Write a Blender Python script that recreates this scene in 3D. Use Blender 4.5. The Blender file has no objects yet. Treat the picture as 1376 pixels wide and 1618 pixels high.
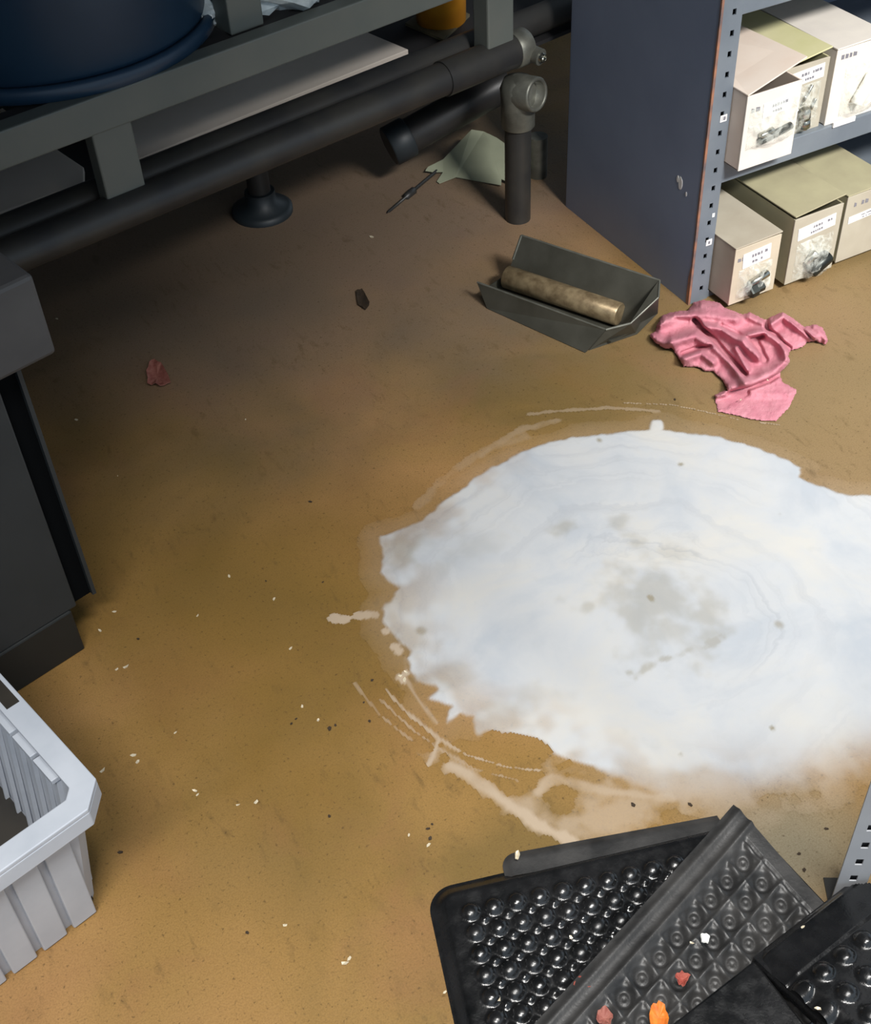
import bpy, math, random
import numpy as np
from mathutils import Vector, Matrix, noise as mnoise

SC = bpy.context.scene
COL = SC.collection
R = math.radians
random.seed(7)

# ------------------------------------------------------------------ camera
FPX, CX, CY, CAM_H = 2000.0, 688.0, 809.0, 1.5
_n = np.array([127.0, 2081.0, FPX]); DN = _n / np.linalg.norm(_n)
UPV = -DN
_f = np.array([0, 0, 1.0]); FH = _f - _f.dot(DN) * DN; FH /= np.linalg.norm(FH)
RH = np.cross(FH, UPV)
if RH[0] < 0: RH = -RH
AZ = R(64)
MW = np.array([math.cos(AZ) * FH + math.sin(AZ) * RH, -math.cos(AZ) * RH + math.sin(AZ) * FH, UPV])
CAMP = np.array([0, 0, CAM_H])

def ray(px, py):
    return MW @ np.array([(px - CX) / FPX, (py - CY) / FPX, 1.0])

def at(px, py, z=0.0):
    """point at height z under a picture position (the place as surveyed)"""
    d = ray(px, py); return CAMP + d * ((z - CAM_H) / d[2])

def onpl(px, py, P, ang):
    a = R(ang); nn = np.array([-math.sin(a), math.cos(a), 0]); d = ray(px, py)
    return CAMP + d * (nn.dot(np.array([P[0], P[1], 0]) - CAMP) / nn.dot(d))

cam = bpy.data.cameras.new('camera')
cam.sensor_fit = 'HORIZONTAL'; cam.sensor_width = 36.0; cam.lens = FPX / 1376.0 * 36.0
cam.clip_start = 0.02; cam.clip_end = 60
cam_o = bpy.data.objects.new('camera', cam); COL.objects.link(cam_o)
_r, _u, _b = MW @ np.array([1, 0, 0.]), MW @ np.array([0, -1, 0.]), MW @ np.array([0, 0, -1.])
cam_o.matrix_world = Matrix(((_r[0], _u[0], _b[0], 0), (_r[1], _u[1], _b[1], 0), (_r[2], _u[2], _b[2], CAM_H), (0, 0, 0, 1)))
SC.camera = cam_o

# ------------------------------------------------------------------ world, lamps, exposure
w = bpy.data.worlds.new('world'); SC.world = w; w.use_nodes = True
w.node_tree.nodes['Background'].inputs[0].default_value = (0.70, 0.85, 1.0, 1)
w.node_tree.nodes['Background'].inputs[1].default_value = 0.95

def area(name, loc, target, sx, sy, power, color, spread=180):
    l = bpy.data.lights.new(name, 'AREA'); l.shape = 'RECTANGLE'; l.size = sx; l.size_y = sy
    l.energy = power; l.color = color; l.spread = R(spread)
    o = bpy.data.objects.new(name, l); COL.objects.link(o); o.location = loc
    d = Vector(target) - Vector(loc); o.rotation_euler = d.to_track_quat('-Z', 'Y').to_euler()
    return o
area('overhead_lamp', (0.65, 0.10, 2.75), (0.92, 0.76, 0), 1.1, 0.35, 8.5, (1.0, 0.985, 0.96), 47)
area('overhead_lamp', (-0.60, -0.30, 2.75), (-0.22, 0.55, 0), 1.1, 0.3, 13, (1.0, 0.97, 0.93), 56)
area('overhead_lamp', (1.45, -0.9, 2.65), (1.90, 1.40, 0.30), 1.0, 0.3, 18, (1.0, 0.985, 0.96), 42)  # fill lamp added to brighten the carton fronts

vs = SC.view_settings
SC.display_settings.display_device = 'sRGB'
vs.view_transform = 'Standard'; vs.look = 'None'; vs.exposure = -0.38; vs.gamma = 1.0
vs.use_curve_mapping = False

# ------------------------------------------------------------------ materials
def lin(r, g, b):
    f = lambda c: (c / 255 / 12.92) if c / 255 <= 0.04045 else ((c / 255 + 0.055) / 1.055) ** 2.4
    return (f(r), f(g), f(b), 1)

def nodes(m):
    m.use_nodes = True
    return m.node_tree, m.node_tree.nodes['Principled BSDF']

def add(nt, t, **kw):
    n = nt.nodes.new(t)
    for k, v in kw.items(): setattr(n, k, v)
    return n

def noise_tex(nt, coord, scale, detail=4, rough=0.55, dist=0.0):
    n = add(nt, 'ShaderNodeTexNoise'); n.inputs['Scale'].default_value = scale
    n.inputs['Detail'].default_value = detail; n.inputs['Roughness'].default_value = rough
    n.inputs['Distortion'].default_value = dist
    nt.links.new(coord, n.inputs['Vector']); return n

def ramp(nt, fac, stops, interp='LINEAR'):
    r = add(nt, 'ShaderNodeValToRGB'); r.color_ramp.interpolation = interp
    e = r.color_ramp.elements
    while len(e) < len(stops): e.new(0.5)
    for i, (p, c) in enumerate(stops):
        e[i].position = p; e[i].color = c if not isinstance(c, (int, float)) else (c, c, c, 1)
    nt.links.new(fac, r.inputs[0]); return r

def mix(nt, fac, a, b, blend='MIX'):
    m = add(nt, 'ShaderNodeMix', data_type='RGBA', blend_type=blend)
    for s, v in ((0, fac), (6, a), (7, b)):
        if hasattr(v, 'is_output'): nt.links.new(v, m.inputs[s])
        else: m.inputs[s].default_value = v
    return m.outputs[2]

def math_(nt, op, a, b=0.5, clamp=False):
    m = add(nt, 'ShaderNodeMath', operation=op, use_clamp=clamp)
    for s, v in ((0, a), (1, b)):
        if hasattr(v, 'is_output'): nt.links.new(v, m.inputs[s])
        else: m.inputs[s].default_value = v
    return m.outputs[0]

def bump(nt, bs, height, strength=0.3, dist=0.002):
    b = add(nt, 'ShaderNodeBump'); b.inputs['Strength'].default_value = strength
    b.inputs['Distance'].default_value = dist
    nt.links.new(height, b.inputs['Height']); nt.links.new(b.outputs[0], bs.inputs['Normal'])

def mat(name, c1, c2=None, scale=8, rough=0.5, metal=0.0, bstr=0.0, bscale=200, spec=0.5, bdist=0.001, contrast=(0.35, 0.65)):
    """paint, plastic, board ...: two tones mottled by a noise, with a fine bump"""
    m = bpy.data.materials.new(name); nt, bs = nodes(m)
    tc = add(nt, 'ShaderNodeTexCoord').outputs['Object']
    c2 = c2 or c1
    n = noise_tex(nt, tc, scale, 5)
    r = ramp(nt, n.outputs[0], [(contrast[0], c1), (contrast[1], c2)])
    nt.links.new(r.outputs[0], bs.inputs['Base Color'])
    bs.inputs['Roughness'].default_value = rough; bs.inputs['Metallic'].default_value = metal
    bs.inputs['Specular IOR Level'].default_value = spec
    if bstr:
        nb = noise_tex(nt, tc, bscale, 3); bump(nt, bs, nb.outputs[0], bstr, bdist)
    return m

def floor_color(nt):
    """sealed ochre concrete: worn tan zone by the shelving, brown stain in the open, specks and scuffs"""
    pos = add(nt, 'ShaderNodeNewGeometry').outputs['Position']
    big = noise_tex(nt, pos, 2.2, 4, 0.5, 0.4)
    base = ramp(nt, big.outputs[0], [(0.34, lin(118, 95, 50)), (0.5, lin(150, 117, 66)), (0.64, lin(168, 128, 80))]).outputs[0]
    red = noise_tex(nt, pos, 4.5, 4, 0.6, 0.6)
    base = mix(nt, ramp(nt, red.outputs[0], [(0.5, 0.0), (0.72, 0.5)]).outputs[0], base, lin(142, 100, 66))
    warp = noise_tex(nt, pos, 3.0, 4, 0.6)
    def zone(cx, cy, r0, r1, amp):
        d = add(nt, 'ShaderNodeVectorMath', operation='DISTANCE')
        nt.links.new(pos, d.inputs[0]); d.inputs[1].default_value = (cx, cy, 0)
        v = math_(nt, 'ADD', d.outputs['Value'], math_(nt, 'MULTIPLY', math_(nt, 'SUBTRACT', warp.outputs[0], 0.5), amp))
        mr = add(nt, 'ShaderNodeMapRange', interpolation_type='SMOOTHSTEP')
        nt.links.new(v, mr.inputs[0])
        mr.inputs[1].default_value = r0; mr.inputs[2].default_value = r1
        mr.inputs[3].default_value = 1; mr.inputs[4].default_value = 0
        return mr.outputs[0]
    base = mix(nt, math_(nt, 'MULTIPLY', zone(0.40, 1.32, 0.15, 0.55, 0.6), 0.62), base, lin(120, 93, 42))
    base = mix(nt, math_(nt, 'MULTIPLY', zone(1.65, 1.05, 0.35, 1.0, 0.5), 0.75), base, lin(136, 118, 88))
    base = mix(nt, math_(nt, 'MULTIPLY', zone(0.80, 2.55, 0.40, 1.20, 0.7), 0.7), base, lin(118, 108, 102))   # greyer tint on the floor under the bench
    base = mix(nt, math_(nt, 'MULTIPLY', zone(0.77, 0.60, 0.03, 0.17, 0.15), 0.8), base, lin(132, 128, 110))
    mp = add(nt, 'ShaderNodeMapping'); nt.links.new(pos, mp.inputs[0]); mp.inputs['Rotation'].default_value = (0, 0, 0.9); mp.inputs['Scale'].default_value = (55, 22, 1)
    sf = noise_tex(nt, mp.outputs[0], 1.0, 4, 0.65, 0.4); sm = noise_tex(nt, pos, 5.5, 3)
    base = mix(nt, math_(nt, 'MULTIPLY', ramp(nt, sf.outputs[0], [(0.55, 0.0), (0.72, 0.5)]).outputs[0], ramp(nt, sm.outputs[0], [(0.45, 0.0), (0.6, 1.0)]).outputs[0]), base, lin(86, 68, 40))
    sp = noise_tex(nt, pos, 190, 2, 0.5)
    base = mix(nt, ramp(nt, sp.outputs[0], [(0.62, 0.0), (0.74, 0.55)]).outputs[0], base, lin(60, 45, 25))
    sp2 = noise_tex(nt, pos, 420, 2, 0.6)
    base = mix(nt, ramp(nt, sp2.outputs[0], [(0.35, 0.28), (0.6, 0.0)]).outputs[0], base, lin(90, 66, 34))
    return base, pos

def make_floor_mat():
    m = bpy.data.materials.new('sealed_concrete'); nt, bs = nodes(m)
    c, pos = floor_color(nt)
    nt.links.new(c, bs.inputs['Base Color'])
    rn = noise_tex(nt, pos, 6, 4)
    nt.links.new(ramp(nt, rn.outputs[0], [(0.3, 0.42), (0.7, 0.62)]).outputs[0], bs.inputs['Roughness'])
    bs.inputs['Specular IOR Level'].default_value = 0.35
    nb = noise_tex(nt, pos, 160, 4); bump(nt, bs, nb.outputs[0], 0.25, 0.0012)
    return m

def make_patch_mat():
    m = bpy.data.materials.new('dried_white_filler'); nt, bs = nodes(m)
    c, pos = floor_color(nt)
    aw = add(nt, 'ShaderNodeAttribute', attribute_name='white').outputs['Fac']
    at_ = add(nt, 'ShaderNodeAttribute', attribute_name='tan').outputs['Fac']
    ag = add(nt, 'ShaderNodeAttribute', attribute_name='grime').outputs['Fac']
    c = mix(nt, at_, c, lin(176, 158, 136))
    n1 = noise_tex(nt, pos, 5, 5, 0.6, 0.5)
    wh = ramp(nt, n1.outputs[0], [(0.34, lin(176, 181, 187)), (0.5, lin(189, 191, 193)), (0.66, lin(197, 195, 190))]).outputs[0]
    n2 = noise_tex(nt, pos, 26, 4, 0.6)
    wh = mix(nt, ramp(nt, n2.outputs[0], [(0.6, 0.0), (0.78, 0.35)]).outputs[0], wh, lin(176, 178, 176))
    wv = add(nt, 'ShaderNodeVectorMath', operation='DISTANCE'); nt.links.new(pos, wv.inputs[0]); wv.inputs[1].default_value = (0.86, 1.02, 0)
    sw = noise_tex(nt, math_(nt, 'ADD', wv.outputs['Value'], math_(nt, 'MULTIPLY', n1.outputs[0], 0.16)), 26, 4, 0.6); n3 = noise_tex(nt, pos, 3.5, 3)
    arcs = math_(nt, 'MULTIPLY', ramp(nt, sw.outputs[0], [(0.5, 0.0), (0.66, 0.5)]).outputs[0], ramp(nt, n3.outputs[0], [(0.42, 0.0), (0.62, 1.0)]).outputs[0])
    wh = mix(nt, arcs, wh, lin(166, 169, 174))
    wh = mix(nt, ag, wh, lin(140, 132, 112))
    c = mix(nt, aw, c, wh)
    nt.links.new(c, bs.inputs['Base Color'])
    bs.inputs['Roughness'].default_value = 0.62; bs.inputs['Specular IOR Level'].default_value = 0.3
    nb = noise_tex(nt, pos, 90, 4); bump(nt, bs, nb.outputs[0], 0.2, 0.001)
    return m

def make_film():
    m = bpy.data.materials.new('clear_film'); nt, bs = nodes(m)
    bs.inputs['Base Color'].default_value = lin(240, 242, 232); bs.inputs['Roughness'].default_value = 0.1
    tr = add(nt, 'ShaderNodeBsdfTransparent'); mx = add(nt, 'ShaderNodeMixShader')
    tc = add(nt, 'ShaderNodeTexCoord').outputs['Object']
    n = noise_tex(nt, tc, 45, 3, 0.6, 1.0)
    nt.links.new(ramp(nt, n.outputs[0], [(0.42, 0.05), (0.68, 0.46)]).outputs[0], mx.inputs[0])
    nt.links.new(tr.outputs[0], mx.inputs[1]); nt.links.new(bs.outputs[0], mx.inputs[2])
    nt.links.new(mx.outputs[0], nt.nodes['Material Output'].inputs['Surface'])
    bump(nt, bs, n.outputs[0], 0.9, 0.004)
    return m

def make_rubber():
    m = bpy.data.materials.new('black_rubber'); nt, bs = nodes(m)
    tc = add(nt, 'ShaderNodeTexCoord').outputs['Object']
    n = noise_tex(nt, tc, 14, 5)
    nt.links.new(ramp(nt, n.outputs[0], [(0.35, lin(14, 15, 16)), (0.7, lin(30, 30, 31))]).outputs[0], bs.inputs['Base Color'])
    n2 = noise_tex(nt, tc, 60, 3)
    nt.links.new(ramp(nt, n2.outputs[0], [(0.3, 0.16), (0.7, 0.36)]).outputs[0], bs.inputs['Roughness'])
    bs.inputs['Specular IOR Level'].default_value = 0.8
    bump(nt, bs, noise_tex(nt, tc, 350, 2).outputs[0], 0.25, 0.0008)
    return m

M = dict(
    floor=make_floor_mat(), patch=make_patch_mat(), film=make_film(), rubber=make_rubber(),
    rubber_dull=mat('dusty_rubber', lin(38, 38, 38), lin(62, 61, 60), 22, 0.42, bstr=0.3, bscale=250),
    rack=mat('blue_grey_enamel', lin(124, 136, 160), lin(132, 144, 168), 6, 0.5, bstr=0.06, bscale=500),
    rack_face=mat('grey_enamel', lin(104, 112, 121), lin(118, 125, 132), 9, 0.45, bstr=0.05),
    rust=mat('worn_rusty_edge', lin(164, 112, 84), lin(92, 84, 86), 24, 0.7, bstr=0.4, bscale=90),
    hole=mat('hole_shade_dark', lin(22, 24, 28)),  # dark colour stands in for shade inside the punched holes
    white_card=mat('white_carton', lin(226, 218, 206), lin(216, 208, 198), 12, 0.75),
    pink_card=mat('cream_carton', lin(224, 206, 190), lin(228, 214, 200), 12, 0.75),
    green_card=mat('yellowish_carton', lin(196, 192, 142), lin(208, 202, 160), 9, 0.75),
    tan_card=mat('khaki_carton', lin(172, 165, 132), lin(156, 148, 120), 9, 0.75),
    grey_card=mat('greyish_carton', lin(168, 158, 140), lin(182, 174, 156), 9, 0.75),
    kraft=mat('brown_board_inside', lin(112, 74, 58), lin(92, 60, 48), 9, 0.85),
    label=mat('label_paper', lin(236, 234, 230), lin(228, 226, 224), 30, 0.6),
    ink=mat('faded_ink', lin(138, 136, 142), lin(112, 110, 118), 400),
    zinc=mat('zinc_plated_metal', lin(190, 190, 180), lin(140, 140, 132), 60, 0.25, 1.0),
    dark_metal=mat('dark_oiled_steel', lin(52, 56, 52), lin(34, 36, 34), 30, 0.35, 0.6),
    steel=mat('brown_tinted_steel', lin(170, 150, 116), lin(120, 102, 76), 45, 0.36, 0.45, bstr=0.2, bscale=80),
    tray=mat('dull_grey_sheet', lin(80, 79, 71), lin(64, 63, 55), 12, 0.5, 0.25),
    cast=mat('galvanised_casting', lin(128, 128, 118), lin(98, 98, 90), 25, 0.45, 0.5, bstr=0.2, bscale=120),
    pipe=mat('black_pipe', lin(44, 44, 45), lin(60, 58, 54), 10, 0.42, 0.1, bstr=0.1, bscale=90),
    beam=mat('grey_green_paint', lin(92, 98, 94), lin(102, 105, 99), 7, 0.5),
    deck=mat('dark_deck', lin(34, 34, 36), lin(42, 40, 40), 8, 0.7),
    board=mat('pale_board', lin(232, 220, 208), lin(220, 208, 194), 6, 0.8),
    drum=mat('dark_blue_plastic', lin(28, 52, 74), lin(36, 60, 82), 4, 0.4, bstr=0.08, bscale=60),
    yellow=mat('yellow_plastic', lin(214, 150, 40), lin(196, 130, 34), 12, 0.45),
    white_film=mat('white_film', lin(214, 222, 222), lin(180, 190, 192), 25, 0.3, bstr=0.6, bscale=40, bdist=0.006),
    paper=mat('pale_green_paper', lin(170, 174, 148), lin(156, 160, 136), 9, 0.8, bstr=0.1, bscale=60),
    cab=mat('charcoal_paint', lin(35, 42, 46), lin(41, 47, 51), 8, 0.5, bstr=0.08, bscale=300),
    cab_top=mat('grey_painted_top', lin(62, 62, 64), lin(70, 70, 71), 12, 0.55),
    black=mat('black_plinth', lin(22, 26, 27), lin(26, 30, 30), 8, 0.5),
    void=mat('recess_shade_black', lin(7, 9, 11), None, 8, 0.95, spec=0.08),  # near-black stands in for the shadow in the cabinet's gap
    crate=mat('grey_plastic', lin(196, 202, 211), lin(182, 189, 199), 10, 0.45, bstr=0.1, bscale=150),
    crate_floor=mat('residue_and_slot_shade', lin(40, 38, 34), lin(54, 50, 44), 12, 0.5),  # crate residue, and the painted shade of the hand slot
    rag=mat('pink_terry', lin(204, 140, 150), lin(190, 120, 133), 30, 0.95, bstr=0.7, bscale=420, spec=0.1, bdist=0.002),
    leaf_or=mat('orange_scrap', lin(232, 136, 46), lin(206, 104, 40), 80, 0.6),
    leaf_red=mat('red_brown_scrap', lin(150, 66, 56), lin(176, 96, 80), 80, 0.7),
    leaf_pink=mat('dusty_pink_scrap', lin(170, 112, 98), lin(146, 84, 74), 80, 0.7),
    chip=mat('bright_metal_chip', lin(240, 228, 200), lin(220, 205, 175), 200, 0.3, 0.3),
    pale_chip=mat('white_chip', lin(236, 236, 230), None, 200, 0.5),
    crumb=mat('dark_crumb', lin(58, 44, 28), lin(44, 34, 24), 90, 0.8),
    post_grey=mat('pale_grey_enamel', lin(172, 174, 178), lin(184, 186, 189), 9, 0.45),
    khaki_front=mat('scuffed_carton_front', lin(204, 190, 168), lin(190, 178, 156), 14, 0.75),
    wall=mat('painted_wall', lin(120, 122, 124), lin(110, 112, 116), 2, 0.8),
)

# ------------------------------------------------------------------ mesh builder
class MB:
    def __init__(s): s.v = []; s.f = []; s.sm = []
    def face_add(s, verts, faces, smooth=False):
        o = len(s.v); s.v += [tuple(map(float, p)) for p in verts]
        for f in faces: s.f.append([i + o for i in f]); s.sm.append(smooth)
        return s
    def box(s, c, sx, sy, sz, ax=0.0, rot=None):
        """centre, full sizes, turned by ax degrees about z"""
        m = rot if rot is not None else Matrix.Rotation(R(ax), 3, 'Z')
        P = [Vector(c) + m @ Vector((x * sx / 2, y * sy / 2, z * sz / 2)) for z in (-1, 1) for x, y in ((-1, -1), (1, -1), (1, 1), (-1, 1))]
        return s.face_add(P, [(3, 2, 1, 0), (4, 5, 6, 7), (0, 1, 5, 4), (1, 2, 6, 5), (2, 3, 7, 6), (3, 0, 4, 7)])
    def hexa(s, lo, hi):
        return s.face_add(list(lo) + list(hi), [(3, 2, 1, 0), (4, 5, 6, 7), (0, 1, 5, 4), (1, 2, 6, 5), (2, 3, 7, 6), (3, 0, 4, 7)])
    def prism(s, poly, off):
        n = len(poly); off = Vector(off); lo = [Vector(p) for p in poly]; hi = [p + off for p in lo]
        return s.face_add(lo + hi, [tuple(range(n))[::-1], tuple(range(n, 2 * n))] + [(i, (i + 1) % n, n + (i + 1) % n, n + i) for i in range(n)])
    def lathe(s, p, axis, prof, seg=28, smooth=True, caps=True):
        """prof: list of (distance along axis, radius)"""
        a = Vector(axis).normalized(); e = a.orthogonal().normalized(); g = a.cross(e); p = Vector(p)
        vs = []
        for t, r in prof:
            for k in range(seg):
                q = 2 * math.pi * k / seg
                vs.append(p + a * t + (e * math.cos(q) + g * math.sin(q)) * r)
        fs = [(i * seg + k, i * seg + (k + 1) % seg, (i + 1) * seg + (k + 1) % seg, (i + 1) * seg + k) for i in range(len(prof) - 1) for k in range(seg)]
        s.face_add(vs, fs, smooth)
        if caps:
            n = len(prof) - 1
            s.face_add(vs[:seg], [tuple(range(seg))[::-1]]); s.face_add(vs[n * seg:], [tuple(range(seg))])
        return s
    def rod(s, a, b, r, seg=24, bev=0.0):
        a, b = Vector(a), Vector(b); L = (b - a).length
        prof = [(0, r), (L, r)] if not bev else [(0, r - bev), (bev, r), (L - bev, r), (L, r - bev)]
        return s.lathe(a, b - a, prof, seg)
    def pipe_end(s, a, b, r, ri, depth, seg=24):
        """rod from a to b with an open socket at b"""
        a, b = Vector(a), Vector(b); L = (b - a).length
        return s.lathe(a, b - a, [(0, r), (L - 0.004, r), (L, r - 0.003), (L, ri + 0.002), (L - 0.003, ri), (L - depth, ri), (L - depth, 0.0005)], seg)
    def build(s, name, m, parent=None, bevel=0.0, solid=0.0, subsurf=0):
        me = bpy.data.meshes.new(name); me.from_pydata(s.v, [], s.f); me.update()
        me.polygons.foreach_set('use_smooth', s.sm)
        o = bpy.data.objects.new(name, me); COL.objects.link(o)
        me.materials.append(M[m] if isinstance(m, str) else m)
        if solid:
            d = o.modifiers.new('s', 'SOLIDIFY'); d.thickness = solid; d.offset = 0
        if bevel:
            d = o.modifiers.new('b', 'BEVEL'); d.width = bevel; d.segments = 2; d.limit_method = 'ANGLE'; d.angle_limit = R(40)
        if subsurf:
            d = o.modifiers.new('u', 'SUBSURF'); d.levels = d.render_levels = subsurf
        if parent is not None:
            o.parent = parent
            o.matrix_parent_inverse = Matrix.Translation(parent.location).inverted() if True else Matrix()
        return o

def tag(o, label=None, cat=None, group=None, kind=None):
    if label: o['label'] = label
    if cat: o['category'] = cat
    if group: o['group'] = group
    if kind: o['kind'] = kind
    return o

def thing(name, loc, label, cat, group=None):
    o = bpy.data.objects.new(name, None); COL.objects.link(o); o.location = Vector([float(x) for x in loc]); o.empty_display_size = 0.05
    return tag(o, label, cat, group)

def nz(x, y, s=1.0, seed=0.0):
    return mnoise.noise(Vector((x * s, y * s, seed)))

def seg_dist(P, A, B):
    """distance from points P (n,2) to segment, and parameter"""
    d = B - A; L = (d * d).sum() + 1e-12
    t = np.clip(((P - A) @ d) / L, 0, 1)
    return np.hypot(*(P - (A + t[:, None] * d)).T), t

def poly_dist(P, pts):
    pts = np.array(pts, float); D = np.full(len(P), 1e9)
    for a, b in zip(pts[:-1], pts[1:]): D = np.minimum(D, seg_dist(P, a, b)[0])
    return D

def signed(P, poly):
    """positive inside"""
    poly = np.array(poly, float); D = poly_dist(P, np.vstack([poly, poly[:1]]))
    x, y = P[:, 0], P[:, 1]; ins = np.zeros(len(P), bool)
    for (x1, y1), (x2, y2) in zip(poly, np.roll(poly, -1, 0)):
        c = ((y1 > y) != (y2 > y)) & (x < (x2 - x1) * (y - y1) / (y2 - y1 + 1e-12) + x1)
        ins ^= c
    return np.where(ins, D, -D)

def fbm(P, s, seed=0.0, octv=3):
    out = np.zeros(len(P)); a = 1.0
    for o in range(octv):
        out += a * np.array([mnoise.noise(Vector((p[0] * s, p[1] * s, seed + o * 7.3))) for p in P]); s *= 2.1; a *= 0.5
    return out

def smooth01(x): x = np.clip(x, 0, 1); return x * x * (3 - 2 * x)

def grid_mesh(name, XYZ, keep, m, parent=None, attrs=None, solid=0.0):
    """XYZ (ny,nx,3), keep (ny,nx) bool for vertices"""
    ny, nx = keep.shape
    idx = -np.ones((ny, nx), int)
    k = keep[:-1, :-1] & keep[1:, :-1] & keep[:-1, 1:] & keep[1:, 1:]
    used = np.zeros_like(keep)
    for dy in (0, 1):
        for dx in (0, 1): used[dy:ny - 1 + dy, dx:nx - 1 + dx] |= k
    idx[used] = np.arange(used.sum())
    V = XYZ[used]
    j, i = np.nonzero(k)
    F = np.stack([idx[j, i], idx[j, i + 1], idx[j + 1, i + 1], idx[j + 1, i]], 1)
    a, b, c = V[F[:, 0]], V[F[:, 1]], V[F[:, 2]]
    if np.cross(b - a, c - a)[:, 2].sum() < 0: F = F[:, ::-1]
    me = bpy.data.meshes.new(name); me.from_pydata(V.tolist(), [], F.tolist()); me.update()
    me.polygons.foreach_set('use_smooth', [True] * len(F))
    for an, arr in (attrs or {}).items():
        t = me.attributes.new(an, 'FLOAT', 'POINT'); t.data.foreach_set('value', arr[used].astype(np.float32))
    o = bpy.data.objects.new(name, me); COL.objects.link(o); me.materials.append(M[m])
    if solid:
        d = o.modifiers.new('s', 'SOLIDIFY'); d.thickness = solid; d.offset = -1
    if parent is not None:
        o.parent = parent; o.matrix_parent_inverse = Matrix.Translation(parent.location).inverted()
    return o

# ------------------------------------------------------------------ setting
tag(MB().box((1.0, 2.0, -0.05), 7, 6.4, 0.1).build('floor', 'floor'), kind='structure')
tag(MB().box((1.0, 5.15, 1.5), 7, 0.1, 3.0).build('wall_back', 'wall'), kind='structure')
tag(MB().box((-1.85, 2.0, 1.5), 0.1, 6.2, 3.0).build('wall_left', 'wall'), kind='structure')
tag(MB().box((1.0, 2.0, 3.05), 7, 6.4, 0.1).build('ceiling', 'wall'), kind='structure')

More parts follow.
